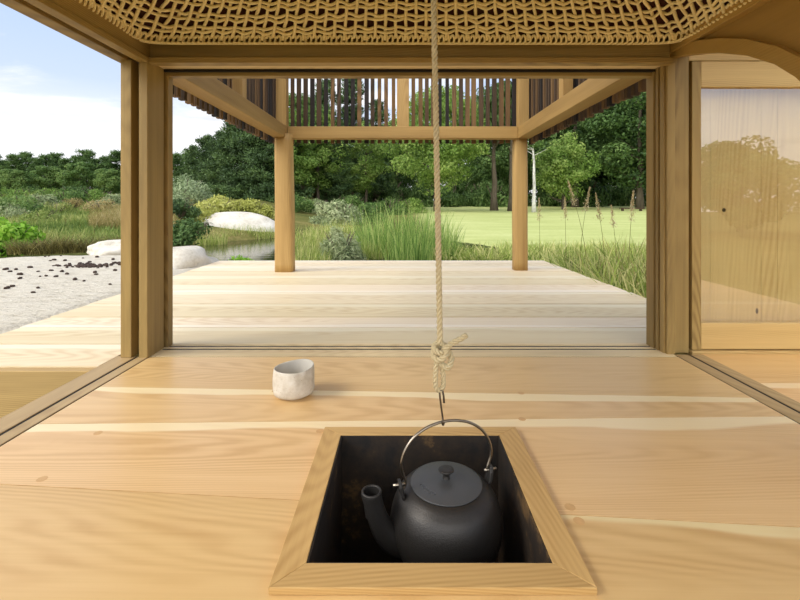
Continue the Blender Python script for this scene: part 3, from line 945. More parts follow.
# ------------------------------------------------------------------ cup
CC = Vector((-.345, 1.392, 0))
cp = MB()
def cup_rows(prof, mat):
    n = 56; base = len(cp.v)
    for r, z in prof:
        for k in range(n):
            a = 2 * PI * k / n
            wob = 1 + .022 * math.sin(2 * a + .8 + z * 12) + .014 * math.sin(3 * a + 2 + z * 40) + .012 * mnoise.noise(Vector((math.cos(a) * 2, math.sin(a) * 2, z * 30)))
            tilt = (z / .092) * (.0042 * math.cos(a - .4) + .002 * math.sin(2 * a))
            cp.v.append((CC.x + r * wob * math.cos(a), CC.y + r * wob * math.sin(a), z + tilt))
    for i in range(len(prof) - 1):
        for k in range(n):
            k2 = (k + 1) % n
            cp.f.append([base + i * n + k, base + i * n + k2, base + (i + 1) * n + k2, base + (i + 1) * n + k]); cp.m.append(mat)
    return base, n
b0, n_ = cup_rows([(.041, 0), (.043, .001), (.043, .005), (.052, .006), (.0590, .010), (.0622, .020), (.0632, .04), (.0632, .06), (.0620, .078), (.0605, .088), (.0590, .0905), (.0572, .0895)], 0)
cp.f.append([b0 + k for k in range(n_ - 1, -1, -1)]); cp.m.append(0)
b1, n_ = cup_rows([(.0572, .0895), (.0565, .08), (.057, .05), (.054, .026), (.044, .016), (.02, .012), (.004, .0115)], 1)
cp.f.append([b1 + 6 * n_ + k for k in range(n_)]); cp.m.append(1)
tag(cp.build('tea_cup', [CUP, CUPIN], smooth=True), 'white speckled handmade ceramic tea cup standing on the plank floor', 'cup')

# ------------------------------------------------------------------ pergola over the deck
pg = empty('pergola', (0, 3.97, 0), 'open timber pergola on two posts with dark hanging slats over the deck', 'pergola')
def round_post(x0, x1, y, d, tw, seed, lean=0.):
    mb = MB(); n = 20; rows_ = 16
    for i in range(rows_ + 1):
        z = 1.24 * i / rows_
        for k in range(n):
            a = 2 * PI * k / n
            ca, sa = math.cos(a), math.sin(a)
            e = .45
            wx = (x1 - x0) / 2 * (1 - tw * z / 1.24)
            nz = 1 + .05 * mnoise.noise(Vector((ca * 1.2 + seed, sa * 1.2, z * 2.5)))
            mb.v.append(((x0 + x1) / 2 + lean * z + wx * nz * math.copysign(abs(ca) ** e, ca), y + d / 2 + d / 2 * nz * math.copysign(abs(sa) ** e, sa), z))
    for i in range(rows_):
        for k in range(n):
            k2 = (k + 1) % n; mb.f.append([i * n + k, i * n + k2, (i + 1) * n + k2, (i + 1) * n + k]); mb.m.append(0)
    mb.f.append(list(range(n - 1, -1, -1))); mb.m.append(0); mb.f.append([rows_ * n + k for k in range(n)]); mb.m.append(0)
    return mb
tag(round_post(-1.155, -.985, 3.92, .15, .12, 3, -.008).build('post', PERG['Z'], pg, smooth=True), None)
round_post(1.02, 1.148, 4.02, .13, .02, 9).build('post', PERG['Z'], pg, smooth=True)
timber('rear_beam', [(-1.05, 1.045, 4.0, 4.10, 1.207, 1.315)], PERG['X'], '', '', parent=pg, bevel=.004)
timber('side_beam', [(-1.165, -1.052, 1.93, 4.11, 1.207, 1.315)], PERG['Y'], '', '', parent=pg, bevel=.004)
timber('side_beam', [(1.047, 1.16, 1.93, 4.11, 1.207, 1.315)], PERG['Y'], '', '', parent=pg, bevel=.004)
timber('front_rail', [(-1.165, 1.16, 1.93, 2.0, 1.86, 1.96)], PERG['X'], '', '', parent=pg, bevel=.004)
ZS = 1.92
for x0, x1, y0, y1 in [(-1.16, -1.065, 4.01, 4.1), (1.055, 1.15, 4.01, 4.1), (-.055, .055, 4.02, 4.08), (-1.15, -1.08, 2.96, 3.04), (1.075, 1.145, 2.96, 3.04), (-1.15, -1.08, 2.0, 2.07), (1.075, 1.145, 2.0, 2.07)]:
    timber('stud', [(x0, x1, y0, y1, 1.315, ZS)], PERG['Z'], '', '', parent=pg, bevel=.003)
timber('top_plate', [(-1.165, 1.16, 4.02, 4.09, ZS, ZS + .07)], PERG['X'], '', '', parent=pg)
for xa, xb in ((-1.15, -1.08), (1.075, 1.145)):
    timber('top_plate', [(xa, xb, 2.0, 4.02, ZS, ZS + .07)], PERG['Y'], '', '', parent=pg)
SLAT2 = wood('black_slat', lin((44, 36, 32)), lin((20, 18, 18)), 'Z', 30., .8, .8, .2, .4)
SLAT3 = wood('rusty_slat', lin((120, 92, 58)), lin((74, 54, 36)), 'Z', 30., .8, .8, .2, .4)
SLATS = [SLAT, SLAT2, SLAT3]
def slats(n, fn, z0=1.178, z1=1.95):
    mb = MB()
    for k in range(n):
        x, y, wx, wy = fn(k)
        j = random.uniform(-.004, .004)
        mb.box(x - wx / 2, x + wx / 2, y - wy / 2, y + wy / 2, z0 + random.uniform(-.008, .004), z1, random.choice((0, 0, 1, 2, 2)))
    return mb
slats(34, lambda k: (-1.04 + k * .0632 + random.uniform(-.004, .004), 4.128, .036 + random.uniform(-.006, .006), .03), 1.182).build('rear_slat_screen', SLATS, pg)
for sx in (-1.19, 1.187):
    slats(32, lambda k: (sx, 1.97 + k * .068 + random.uniform(-.004, .004), .034, .030), 1.165).build('side_slat_screen', SLATS, pg)

# ------------------------------------------------------------------ stone slab and boulders
def slab_obj():
    us = np.linspace(0, 1, 60); vs_ = np.linspace(0, 1, 60)
    mb = MB()
    def top(x, y):
        # rises from the deck edge to a crest, then rolls off
        d = (-1.87 - x)
        z = -.012 + .05 * min(1, max(0, d) / 1.8)
        roll = max(0, math.hypot((x + 3.15) * 1.15, y - 2.9) - 2.15)
        z -= .5 * roll * roll + .10 * roll
        z += .010 * mnoise.noise(Vector((x * 1.3, y * 1.3, 0))) + .006 * mnoise.noise(Vector((x * 5, y * 5, 2)))
        return z
    n = 70
    for j in range(n + 1):
        for i in range(n + 1):
            x = -1.875 - .012 * 6 * j / n - (5.0) * (i / n); y = 1.0 + 5.4 * j / n
            mb.v.append((x, y, max(-.5, top(x, y) - (.0 if i else .05))))
    for j in range(n):
        for i in range(n):
            a = j * (n + 1) + i; mb.f.append([a + 1, a, a + n + 1, a + n + 2]); mb.m.append(0)
    # skirt
    def sk(idx):
        b0 = len(mb.v)
        for q in idx: x, y, z = mb.v[q]; mb.v.append((x, y, -.6))
        for q in range(len(idx) - 1): mb.f.append([idx[q], idx[q + 1], b0 + q + 1, b0 + q]); mb.m.append(0)
    sk([j * (n + 1) for j in range(n + 1)]); sk(list(range(n + 1))); sk([n * (n + 1) + i for i in range(n + 1)]); sk([j * (n + 1) + n for j in range(n + 1)])
    o = mb.build('stone_slab', SLAB, smooth=True)
    tag(o, 'broad pale chiselled stone slab sloping up beside the left of the deck', 'stone slab')
    return top
slab_top = slab_obj()


def rock(name, c, r, seed, label, mat=ROCK, flat=.6, cat='boulder', sub=4, rough=.22, power=1.):
    bm = bmesh.new(); bmesh.ops.create_icosphere(bm, subdivisions=sub, radius=1.)
    mb = MB()
    for v in bm.verts:
        d = v.co.normalized()
        k = 1 + rough * mnoise.noise(d * 1.3 + Vector((seed, seed * 2, 0))) + rough * .45 * mnoise.noise(d * 3.1 + Vector((0, seed, 4))) + rough * .15 * mnoise.noise(d * 8 + Vector((seed, 0, 0)))
        p = d * k
        z = p.z if p.z < flat else flat + (p.z - flat) * .35
        mb.v.append((c[0] + p.x * r[0], c[1] + p.y * r[1], c[2] + z * r[2]))
    for f in bm.faces: mb.f.append([v.index for v in f.verts]); mb.m.append(0)
    bm.free()
    return tag(mb.build(name, mat, smooth=True), label, cat)
rock('boulder', (-2.3, 4.5, -.06), (.34, .46, .26), 3.3, 'flat topped pale boulder at the deck corner beside the pond', flat=.8)
rock('boulder', (-3.75, 5.75, .0), (.32, .3, .15), 8.1, 'small rounded pale boulder lying behind the stone slab', flat=.9)
rock('boulder', (-4.72, 12.3, -.36), (1.42, 1.0, .8), 5.2, 'large smooth white rock on the far side of the pond', ROCK, .95, rough=.07)

# dark husks scattered on the slab
def husks():
    spots = []
    pts = [(6, 270), (20, 275), (33, 293), (38, 288.5), (7, 289), (10, 272), (20, 279), (38, 272), (50, 261), (54, 260.5), (51, 271), (62, 272), (67, 274.5), (84, 281.5), (96, 275), (95, 273), (61, 256), (45, 257), (49, 256.5), (65, 261), (57, 266),
           (16, 270), (30, 268), (40, 277), (46, 276.5), (56, 277), (75, 280), (110, 285), (115, 271), (113, 260), (83, 258.5), (97, 257.5), (12, 287), (80, 264)]
    for k in range(64): pts.append((random.gauss(86, 10), 266.3 + random.gauss(0, 1.2)))
    for k in range(14): pts.append((random.uniform(105, 121), 263 + random.uniform(0, 3)))
    bm = bmesh.new(); bmesh.ops.create_icosphere(bm, subdivisions=2, radius=1.)
    meshes = []
    for s_ in range(4):
        mb = MB()
        for v in bm.verts:
            d = v.co
            k = 1 + .35 * mnoise.noise(d * 1.6 + Vector((s_ * 9, 0, 0)))
            mb.v.append((d.x * k * .024, d.y * k * .015, d.z * k * .012 + .008))
        for f in bm.faces: mb.f.append([v.index for v in f.verts]); mb.m.append(0)
        meshes.append(mb)
    bm.free()
    protos = [m.build('seed_husk', HUSK, smooth=True, origin=(0, 0, 0)).data for m in meshes]
    for o in [o for o in list(COL.objects) if o.name.startswith('seed_husk')]: bpy.data.objects.remove(o)
    for i, (px, py) in enumerate(pts):
        # walk along the view ray until it meets the slab
        Y = 2.2
        hit = None
        while Y < 5.6:
            q = at(px, py, Y)
            if q.x < -1.9 and q.z <= slab_top(q.x, q.y): hit = q; break
            Y += .01
        if hit is None: continue
        o = bpy.data.objects.new('seed_husk', protos[i % 4]); COL.objects.link(o)
        o.location = (hit.x, hit.y, slab_top(hit.x, hit.y)); o.rotation_euler = (0, 0, random.uniform(0, 6.28))
        s_ = random.uniform(.5, 1.1); o.scale = (s_, s_, s_)
        tag(o, 'small dark brown seed husk lying scattered on the pale stone slab', 'seed husk', 'dark seed husks scattered on the stone slab')
husks()

# ------------------------------------------------------------------ plants
def unit(v): return v / np.maximum(1e-9, np.linalg.norm(v, axis=-1, keepdims=True))


def leaves(C, N, size, aspect=.6, along=None):
    """diamond leaves: C centres, N normals -> V, F"""
    n = len(C)
    t = NP.normal(size=(n, 3)) if along is None else along + NP.normal(size=(n, 3)) * .25
    N = unit(N)
    t = unit(t - N * (t * N).sum(1, keepdims=True))
    b = np.cross(N, t)
    L = (size if np.ndim(size) else np.full(n, size))[:, None] * NP.uniform(.7, 1.3, (n, 1))
    W = L * aspect
    V = np.stack([C - t * L / 2, C + b * W / 2 - t * L * .05, C + t * L / 2, C - b * W / 2 - t * L * .05], 1).reshape(-1, 3)
    return V, np.arange(4 * n).reshape(n, 4)


def trunk_mesh(name, mat, h, r0, branches, seed):
    rs = random.Random(seed)
    mb = MB()
    pts = [Vector((.04 * h * mnoise.noise(Vector((seed, i * .7, 0))) * (i / 8), .04 * h * mnoise.noise(Vector((seed + 5, i * .7, 0))) * (i / 8), h * i / 8)) for i in range(9)]
    mb.tube(pts, [r0 * 1.35] + [r0 * (1 - .85 * i / 8) for i in range(1, 9)], 9)
    for zf, az, ln, up in branches:
        i = min(7, int(zf * 8)); p = pts[i].lerp(pts[i + 1], zf * 8 - i)
        d = Vector((math.cos(az), math.sin(az), up)).normalized()
        q = [p + d * ln * k / 4 + Vector((0, 0, .06 * ln * (k / 4) ** 2)) for k in range(5)]
        rb_ = r0 * (1 - .85 * zf) * .45
        mb.tube(q, [rb_ * (1 - .8 * k / 4) for k in range(5)], 5)
    me_o = mb.build(name, mat, smooth=True, origin=(0, 0, 0)); me = me_o.data
    bpy.data.objects.remove(me_o); me.name = name
    return me


def broad_tree(label, mat, h, cr, cb, seed, nblob=70, per=260, leaf=.15, bark=BARK, r0=None, drape=0., group=None, name='broadleaf_tree', sq=1.):
    """h height, cr crown radius, cb height of crown base"""
    rg = np.random.default_rng(seed)
    root = empty(name, (0, 0, 0), label, 'tree', group)
    br = [(rg.uniform(max(.15, cb / h * .9), .85), rg.uniform(0, 6.28), cr * rg.uniform(.45, .8), rg.uniform(.2, .8)) for _ in range(14)]
    link_mesh('trunk', trunk_mesh('trunk', bark, h * .9, r0 or h * .018, br, seed), root)
    d = unit(rg.normal(size=(nblob, 3))); rad = rg.uniform(.45, 1., nblob) ** .6
    ch = (h - cb) / 2
    Bc = d * rad[:, None] * np.array([cr, cr, ch]) * .82 + np.array([0, 0, cb + ch])
    # crown narrower at the very top
    rel = (Bc[:, 2] - cb) / (2 * ch)
    Bc[:, :2] *= (1.08 - .45 * rel ** 2)[:, None] * sq
    br_ = cr * rg.uniform(.2, .36, nblob)
    C, N, R_ = [], [], []
    for c, r, tone in zip(Bc, br_, rg.uniform(0, 1, nblob)):
        k = int(per * rg.uniform(.7, 1.3))
        dd = unit(rg.normal(size=(k, 3)) + np.array([0, 0, .25]))
        sc = rg.uniform(.55, 1., (k, 1)) ** .5
        p = c + dd * sc * r * np.array([1, 1, .62])
        p[:, 2] -= drape * rg.uniform(0, 1, k) ** 2 * r * 2
        C.append(p); N.append(dd + rg.normal(size=(k, 3)) * .55 + np.array([0, 0, .3]))
        R_.append(np.clip(tone * .45 + rg.uniform(0, 1, k) * .55, 0, 1))
    C, N, R_ = np.concatenate(C), np.concatenate(N), np.concatenate(R_)
    V, Fq = leaves(C, N, leaf)
    link_mesh('crown', fast_mesh('crown', V, Fq, mat, np.repeat(R_, 4)), root)
    return root


def pine_tree(label, mat, h, cr, cb, seed, whorls=14, leaf=.22, bark=BARK, dense=1., group=None, name='pine_tree', r0=None, droop=-.1):
    rg = np.random.default_rng(seed)
    root = empty(name, (0, 0, 0), label, 'tree', group)
    br, C, A, R_ = [], [], [], []
    for w_ in range(whorls):
        f = w_ / (whorls - 1)
        z = cb + (h - cb) * f
        ln0 = cr * (1 - f) ** .75 * (.75 + .25 * math.sin(w_ * 2.3)) + .05 * cr
        for b_ in range(rg.integers(5, 8)):
            az = rg.uniform(0, 6.28); ln = ln0 * rg.uniform(.65, 1.1); up = rg.uniform(droop, droop + .35) + f * .5
            if z / (h * .97) < .98: br.append((min(.97, z / (h * .97)), az, ln * .85, up))
            d = np.array([math.cos(az), math.sin(az), up]); d /= np.linalg.norm(d)
            tone = rg.uniform(0, 1)
            for s_ in range(max(2, int(ln / (.22 * cr) * 1.6))):
                t = rg.uniform(.25, 1.05) * ln
                c = np.array([0, 0, z]) + d * t + rg.normal(size=3) * np.array([.1, .1, .05]) * cr
                k = int(52 * dense)
                dd = unit(rg.normal(size=(k, 3)) * np.array([1, 1, .5]) + d * .5)
                C.append(c + dd * rg.uniform(.2, 1, (k, 1)) * cr * .2); A.append(dd + np.array([0, 0, .5]))
                R_.append(np.clip(tone * .4 + rg.uniform(0, .6, k), 0, 1))
    link_mesh('trunk', trunk_mesh('trunk', bark, h * .97, r0 or h * .014, br, seed), root)
    C, A, R_ = np.concatenate(C), np.concatenate(A), np.concatenate(R_)
    V, Fq = leaves(C, rg.normal(size=C.shape) + np.array([0, 0, .4]), leaf, .28, A)
    link_mesh('crown', fast_mesh('crown', V, Fq, mat, np.repeat(R_, 4)), root)
    return root


def shrub(label, mat, r, hgt, seed, n=2600, leaf=.06, aspect=.5, cat='shrub', name='shrub', group=None, flat=True, nb=16):
    rg = np.random.default_rng(seed)
    root = empty(name, (0, 0, 0), label, cat, group)
    mb = MB()
    for k in range(7):
        az = rg.uniform(0, 6.28)
        mb.tube([Vector((0, 0, -.05)), Vector((math.cos(az) * r * .3, math.sin(az) * r * .3, hgt * .4)), Vector((math.cos(az) * r * .6, math.sin(az) * r * .6, hgt * .75))], [r * .03, r * .02, r * .008], 5)
    o = mb.build('stems', BARK, smooth=True, origin=(0, 0, 0)); o.parent = root
    C, N, R_ = [], [], []
    for b_ in range(nb):
        d = unit(rg.normal(size=3)); d[2] = abs(d[2])
        c = d * np.array([r, r, hgt]) * .62; rb_ = r * rg.uniform(.28, .45); tone = rg.uniform(0, 1)
        k = n // nb
        dd = unit(rg.normal(size=(k, 3)) + np.array([0, 0, .3]))
        p = c + dd * rg.uniform(.5, 1., (k, 1)) * np.array([rb_, rb_, rb_ * hgt / r * .9])
        p[:, 2] = np.maximum(p[:, 2], .01)
        C.append(p); N.append(dd + rg.normal(size=(k, 3)) * .5); R_.append(np.clip(tone * .4 + rg.uniform(0, .6, k), 0, 1))
    C, N, R_ = np.concatenate(C), np.concatenate(N), np.concatenate(R_)
    V, Fq = leaves(C, N, leaf, aspect)
    link_mesh('foliage', fast_mesh('foliage', V, Fq, mat, np.repeat(R_, 4)), root)
    return root


def blade_mesh(name, P, Hh, lean_az, lean, width, mat, rnd, seg=4, curl=1.6):
    """tapering bent blades: roots P (n,3), heights, lean azimuth and amount"""
    n = len(P)
    d = np.stack([np.cos(lean_az), np.sin(lean_az), np.zeros(n)], 1)
    fa = NP.uniform(0, 6.28, n)
    sd = np.stack([np.cos(fa), np.sin(fa), np.zeros(n)], 1)
    V = []
    for k in range(seg + 1):
        t = k / seg
        c = P + d * (lean * Hh * t ** curl)[:, None] + np.array([0, 0, 1.]) * (Hh * (t - .35 * lean * t ** 2.2))[:, None]
        w_ = width * (1 - t) ** .7 * .5 + .0006
        V.append(np.stack([c - sd * w_[:, None], c + sd * w_[:, None]], 1))
    V = np.stack(V, 1).reshape(n, (seg + 1) * 2, 3)
    base = (np.arange(n) * (seg + 1) * 2)[:, None]
    Fq = []
    for k in range(seg): Fq.append(base + np.array([[2 * k, 2 * k + 1, 2 * k + 3, 2 * k + 2]]))
    Fq = np.stack(Fq, 1).reshape(-1, 4)
    return fast_mesh(name, V.reshape(-1, 3), Fq, mat, np.repeat(rnd, (seg + 1) * 2))


def clump(name, label, mat, r, hgt, n, seed, width=.014, lean=(.05, .35), cat='reeds', group=None, spread=1.):
    rg = np.random.default_rng(seed)
    a = rg.uniform(0, 6.28, n); q = np.sqrt(rg.uniform(0, 1, n)) * r
    P = np.stack([q * np.cos(a), q * np.sin(a), np.full(n, -.03)], 1)
    Hh = hgt * (.38 + .66 * rg.uniform(0, 1, n) ** 1.3); az = a + rg.normal(size=n) * 1.2
    me = blade_mesh(name, P, Hh, az, rg.uniform(*lean, n), np.full(n, width) * rg.uniform(.7, 1.2, n), mat, rg.uniform(0, 1, n))
    return tag(link_mesh(name, me), label, cat, group)


def put(o, x, y, s=1., rz=0., z=None, sz=None):
    o.location = (x, y, float(terrain(x, y)) - .02 if z is None else z)
    o.scale = (s, s, sz or s); o.rotation_euler = (0, 0, rz)
    return o


def gx(px, Y): return (px - 403) / F * Y


def series(proto, places, labels):
    """first place takes the proto, the rest are copies; each has its own label"""
    for i, (pl, lb_) in enumerate(zip(places, labels)):
        o = proto if i == 0 else copy_tree(proto)
        put(o, *pl); o['label'] = lb_


# ---- trees
bright = broad_tree('tall bright green spreading tree behind the reeds in the middle of the garden', L_BRIGHT, 8.6, 3.6, .9, 21, 95, 300, .17)
put(bright, gx(436, 28), 28, 1., .4)
dark_b = broad_tree('', L_DARK, 13., 4.2, .8, 31, 120, 300, .22)
series(dark_b, [(gx(640, 33), 33, 1.05, .3), (gx(575, 38), 38, 1.1, 1.7), (gx(700, 31), 31, 1., 4.), (gx(495, 43), 43, 1.0, 2.6), (gx(398, 44), 44, .72, .9), (gx(760, 36), 36, 1.1, 5.2)],
       ['very dark dense broadleaf tree at the right edge of the wide opening', 'dark tall tree behind the light green maple at the lawn edge', 'dark dense tree hidden mostly by the right jamb', 'dark tree behind the bare trunks beyond the lawn',
        'dark tree standing behind the bright spreading tree', 'dark tree behind the boarded wall on the right'])
mid_b = broad_tree('', L_BROAD, 9., 2.9, .6, 41, 90, 260, .17)
series(mid_b, [(gx(303, 31), 31, .95, .2), (gx(270, 40), 40, .62, 1.3), (gx(352, 48), 48, .75, 2.2), (gx(188, 46), 46, .52, 3.), (gx(522, 47), 47, 1.25, .6)],
       ['mid green leafy tree just right of the left deck post', 'mid green tree behind the dark pines left of the deck post', 'mid green tree far behind the tall bare pine trunks', 'mid green low tree on the horizon right of the left corner pillar',
        'mid green tree far behind the right deck post'])
airy = broad_tree('', L_BRIGHT, 7.5, 2.2, .8, 47, 60, 170, .17, name='airy_tree', bark=BARK)
series(airy, [(gx(318, 30), 30, .95, .2), (gx(366, 32), 32, .9, 2.), (gx(292, 27), 27, .8, 4.)], ['light green airy tree in front of the pines right of the left deck post', 'light green airy tree left of the bright spreading tree', 'light green airy tree touching the right side of the left deck post'])
maple = broad_tree('light green layered maple tree in front of the dark wood right of the deck post', L_BRIGHT, 4.9, 1.7, 1.1, 51, 46, 240, .13, drape=.3)
put(maple, gx(563, 32), 32, 1.42, .5, -.75)
pine = pine_tree('', L_PINE, 9.5, 2.4, 1.4, 61, 15, .3)
series(pine, [(gx(326, 34), 34, 1.0, .3), (gx(352, 37), 37, 1.12, 1.2), (gx(378, 40), 40, .98, 2.4), (gx(340, 30), 30, .62, 3.7)],
       ['tall dark pine with a bare trunk left of the pergola middle', 'tallest dark pine seen between the dark hanging slats', 'dark pine nearest the bright spreading tree', 'shorter dark pine above the round grey green bush'])
yew = pine_tree('', L_PINE, 4.6, 2.1, .05, 71, 15, .2, dense=1.7, name='conifer', droop=-.2)
series(yew, [(gx(264, 26), 26, 1.05, .1), (gx(234, 29), 29, 1.0, 1.1), (gx(208, 33), 33, .9, 2.2), (gx(249, 27.5), 27.5, 1.08, 4.), (gx(221, 31), 31, .92, 5.), (gx(277, 28), 28, 1.02, 3.), (gx(194, 36), 36, .8, 1.6)],
       ['tall dark conifer immediately left of the left deck post', 'dark conifer behind the white rock across the pond', 'lower dark conifer right of the silvery shrub',
        'dark conifer between the two tallest beside the left deck post', 'dark conifer in the middle of the clump behind the white rock', 'dark conifer half hidden behind the left deck post', 'smallest dark conifer right of the left corner pillar'])
hedge_t = pine_tree('', L_DARK, 3.9, 1.9, .05, 81, 11, .2, dense=1.6, name='conifer', droop=-.15)
pl, lb_ = [], []
ordn = ['first', 'second', 'third', 'fourth', 'fifth', 'sixth', 'seventh', 'eighth', 'ninth', 'tenth', 'eleventh', 'twelfth', 'thirteenth', 'fourteenth', 'fifteenth', 'sixteenth', 'seventeenth', 'eighteenth']
for i, px in enumerate([-22, -8, 4, 15, 25, 36, 46, 56, 66, 76, 86, 97, 107, 117, 130, 146, 176, 192]):
    Y = 37 + (i * 7) % 5
    pl.append((gx(px, Y), Y, (.8 if i < 15 else .76) + .09 * math.sin(i * 2.1), i * 1.3)); lb_.append(ordn[i] + ' dark conifer from the left in the belt along the left horizon')
series(hedge_t, pl, lb_)
far_w = broad_tree('', L_DARK, 13.5, 4.4, -.3, 86, 110, 240, .30, name='woodland_tree')
pl, lb_ = [], []
for i, px in enumerate([262, 300, 345, 385, 425, 468, 510, 552, 590, 628, 668, 708, 745]):
    Y = 50 + (i * 5) % 7
    sc_ = [.5, .62, .6, .66, .72, .85, .95, 1.05, 1.1, 1.1, 1.1, 1.1, 1.][i]
    pl.append((gx(px, Y), Y, sc_, i * 1.9)); lb_.append(ordn[i] + ' tree from the left in the deep dark wood closing the garden')
series(far_w, pl, lb_)
und = shrub('', L_DARK, 1.9, 1.5, 87, 3000, .2, .5, name='understorey_shrub')
pl, lb_ = [], []
ordn += ['nineteenth', 'twentieth', 'twenty-first']
for i, px in enumerate([292, 314, 334, 352, 370, 388, 406, 424, 440, 456, 474, 485, 496, 518, 541, 563, 586, 608, 630, 652]):
    Y = 40 + (i * 3) % 4
    pl.append((gx(px, Y), Y, 1.05 + .25 * math.sin(i * 1.7), i * 2.2, None, 1.75 + .35 * math.sin(i * 2.9))); lb_.append(ordn[i] + ' dark shrub from the left along the shaded wood edge behind the lawn')
series(und, pl, lb_)
mid_s = broad_tree('', L_BROAD, 3.0, 1.5, .05, 85, 40, 220, .13, name='young_tree')
pl, lb_ = [], []
hl2 = ['young mid green tree low on the far left below the dark trees', 'young mid green tree below the second dark horizon tree', 'rounded young tree in the meadow left of the corner pillar', 'young mid green tree close to the left side of the corner pillar']
for i, (px, Y) in enumerate([(14, 31), (47, 33), (80, 32), (110, 30)]):
    pl.append((gx(px, Y), Y, .72 + .1 * (i % 3), i * 2.)); lb_.append(hl2[i])
series(mid_s, pl, lb_)
birch = broad_tree('slender white trunked birch just right of the right deck post', L_BROAD, 7., 1.2, 3.4, 91, 26, 160, .14, BIRCH, .12, name='birch_tree'); put(birch, gx(534, 27), 27)
bare = broad_tree('', L_DARK, 9., 1.8, 4.2, 95, 36, 200, .17, BARK, .24, name='bare_trunk_tree')
series(bare, [(gx(494, 30), 30, .95, .4), (gx(512, 29), 29, 1., 2.)], ['grey trunked tree at the far edge of the lawn right of the rope', 'dark trunked leaning tree just left of the right deck post'])
# behind the photographer, seen only in the glass of the sliding panel
back_t = broad_tree('', L_BROAD, 3.6, 1.9, .2, 99, 46, 220, .14, name='garden_tree')
pl, lb_ = [], []
for i, (x, y, s_) in enumerate([(10.5, -10, .8), (12.8, -8.6, .92), (8.4, -12, .78), (15.3, -8.2, 1.0), (12.3, -12.5, 1.05), (17.5, -6, 1.1)]):
    pl.append((x, y, s_, i * 1.1))
    lb_.append(['reflected tree low at the left of the glass panel', 'reflected tree whose crown rises mid glass', 'reflected tree beside the left stile of the glass', 'reflected tree towards the right of the glass', 'reflected tree behind the others in the glass', 'reflected tree at the far right of the glass'][i])
series(back_t, pl, lb_)

# ---- shrubs
put(shrub('round grey green bush on the far pond bank below the pines', L_GREY, 1.15, 1.0, 101, 5200, .11, .45), gx(336, 16), 16)
put(shrub('darker olive bush right of the round grey green bush', L_BROAD, .9, .85, 102, 3000, .11), gx(368, 18), 18)
put(shrub('silvery willow shrub right of the left corner pillar', L_SILVER, 1.3, 1.5, 103, 5200, .13, .35), gx(184, 20), 20)
for px, Y, m_, r_, lb_ in [(296, 22, L_BROAD, 1.1, 'green bush right of the left deck post at the foot of the trees'), (316, 24, L_GREY, 1.0, 'pale bush left of the round grey green bush'), (388, 24, L_BROAD, 1.2, 'green bush behind the tallest reed clump'), (412, 26, L_BRIGHT, 1.1, 'light green bush at the foot of the bright spreading tree'), (352, 26, L_BROAD, 1.3, 'green bush behind the round grey green bush')]:
    put(shrub(lb_, m_, r_, r_ * .95, int(px), 2600, .11, .5), gx(px, Y), Y)
yl = shrub('', L_YELLOW, .52, .42, 104, 1800, .07, .45, name='yellow_shrub')
pl, lb_ = [], []
ylb = ['yellow green mound plant left end of the row above the white rock', 'yellow green mound plant second from the left above the white rock', 'yellow green mound plant third from the left above the white rock', 'yellow green mound plant on the crest above the white rock', 'yellow green mound plant right of the crest above the white rock',
       'yellow green mound plant near the right end above the white rock', 'yellow green mound plant at the right end beside the deck post', 'yellow green mound plant low behind the dark cloud pruned pine', 'yellow green mound plant at the back of the row on the pond bank']
for i, (px, Y, z) in enumerate([(191, 12.6, .12), (203, 13.6, .24), (215, 14.4, .30), (228, 15., .33), (241, 15.1, .31), (253, 15.1, .27), (263, 15.1, .22), (197, 11.9, .02), (218, 15.6, .42)]):
    pl.append((gx(px, Y), Y, 1.25 + .14 * (i % 3), i * .9, z - .06)); lb_.append(ylb[i])
series(yl, pl, lb_)
put(shrub('dark cloud pruned pine behind the deck corner boulder', L_PINE, .5, .5, 105, 3200, .1, .25, nb=9), gx(181, 11), 11, 1, 0, .28)
put(shrub('low dark green bush behind the deck corner boulder', L_DARK, .62, .52, 106, 3000, .06), gx(188, 8.2), 8.2, 1, 0, -.12)
lime = shrub('bright lime green leafy bush at the left edge of the view', L_LIME, .52, .62, 107, 2600, .085, .6); put(lime, gx(4, 6.3), 6.3, 1, 0, -.16)
l2 = copy_tree(lime); put(l2, gx(-22, 6.8), 6.8, 1.1, 1., -.12); l2['label'] = 'bright lime green bush beyond the left edge behind its neighbour'
for i, (px, Y, m_, s_, lb_) in enumerate([(18, 14, L_BROAD, .9, 'mid green weedy shrub in the meadow at far left'), (42, 16, L_GREY, .8, 'grey green shrub in the meadow left of the dry grass'), (66, 19, L_BROAD, .95, 'green shrub in the meadow behind the dry grass'), (98, 20, L_BRIGHT, 1.0, 'fresh green shrub in the meadow near the left corner pillar'),
                                          (8, 19, L_BRIGHT, 1.1, 'fresh green shrub high in the meadow at far left'), (30, 22, L_BROAD, 1.1, 'green shrub high in the meadow below the young trees'), (113, 17, L_GREY, .8, 'grey green shrub against the left corner pillar'), (78, 24, L_DARK, 1.2, 'dark green shrub at the top of the meadow'), (52, 25, L_BRIGHT, 1.0, 'light green shrub at the top of the meadow')]):
    put(shrub(lb_, m_, .95 * s_, .8 * s_, 120 + i, 2600, .1, .4), gx(px, Y), Y)
put(shrub('feathery grey green bush standing in the pond reeds behind the deck edge', L_GREY, .4, .66, 131, 3400, .1, .16), gx(340, 6.8), 6.8, 1., 0, -.3)
put(shrub('low green mound at the water edge by the left deck post', L_LIME, .26, .24, 140, 1200, .05), gx(242, 6.0), 6.0, 1, 0, -.3)

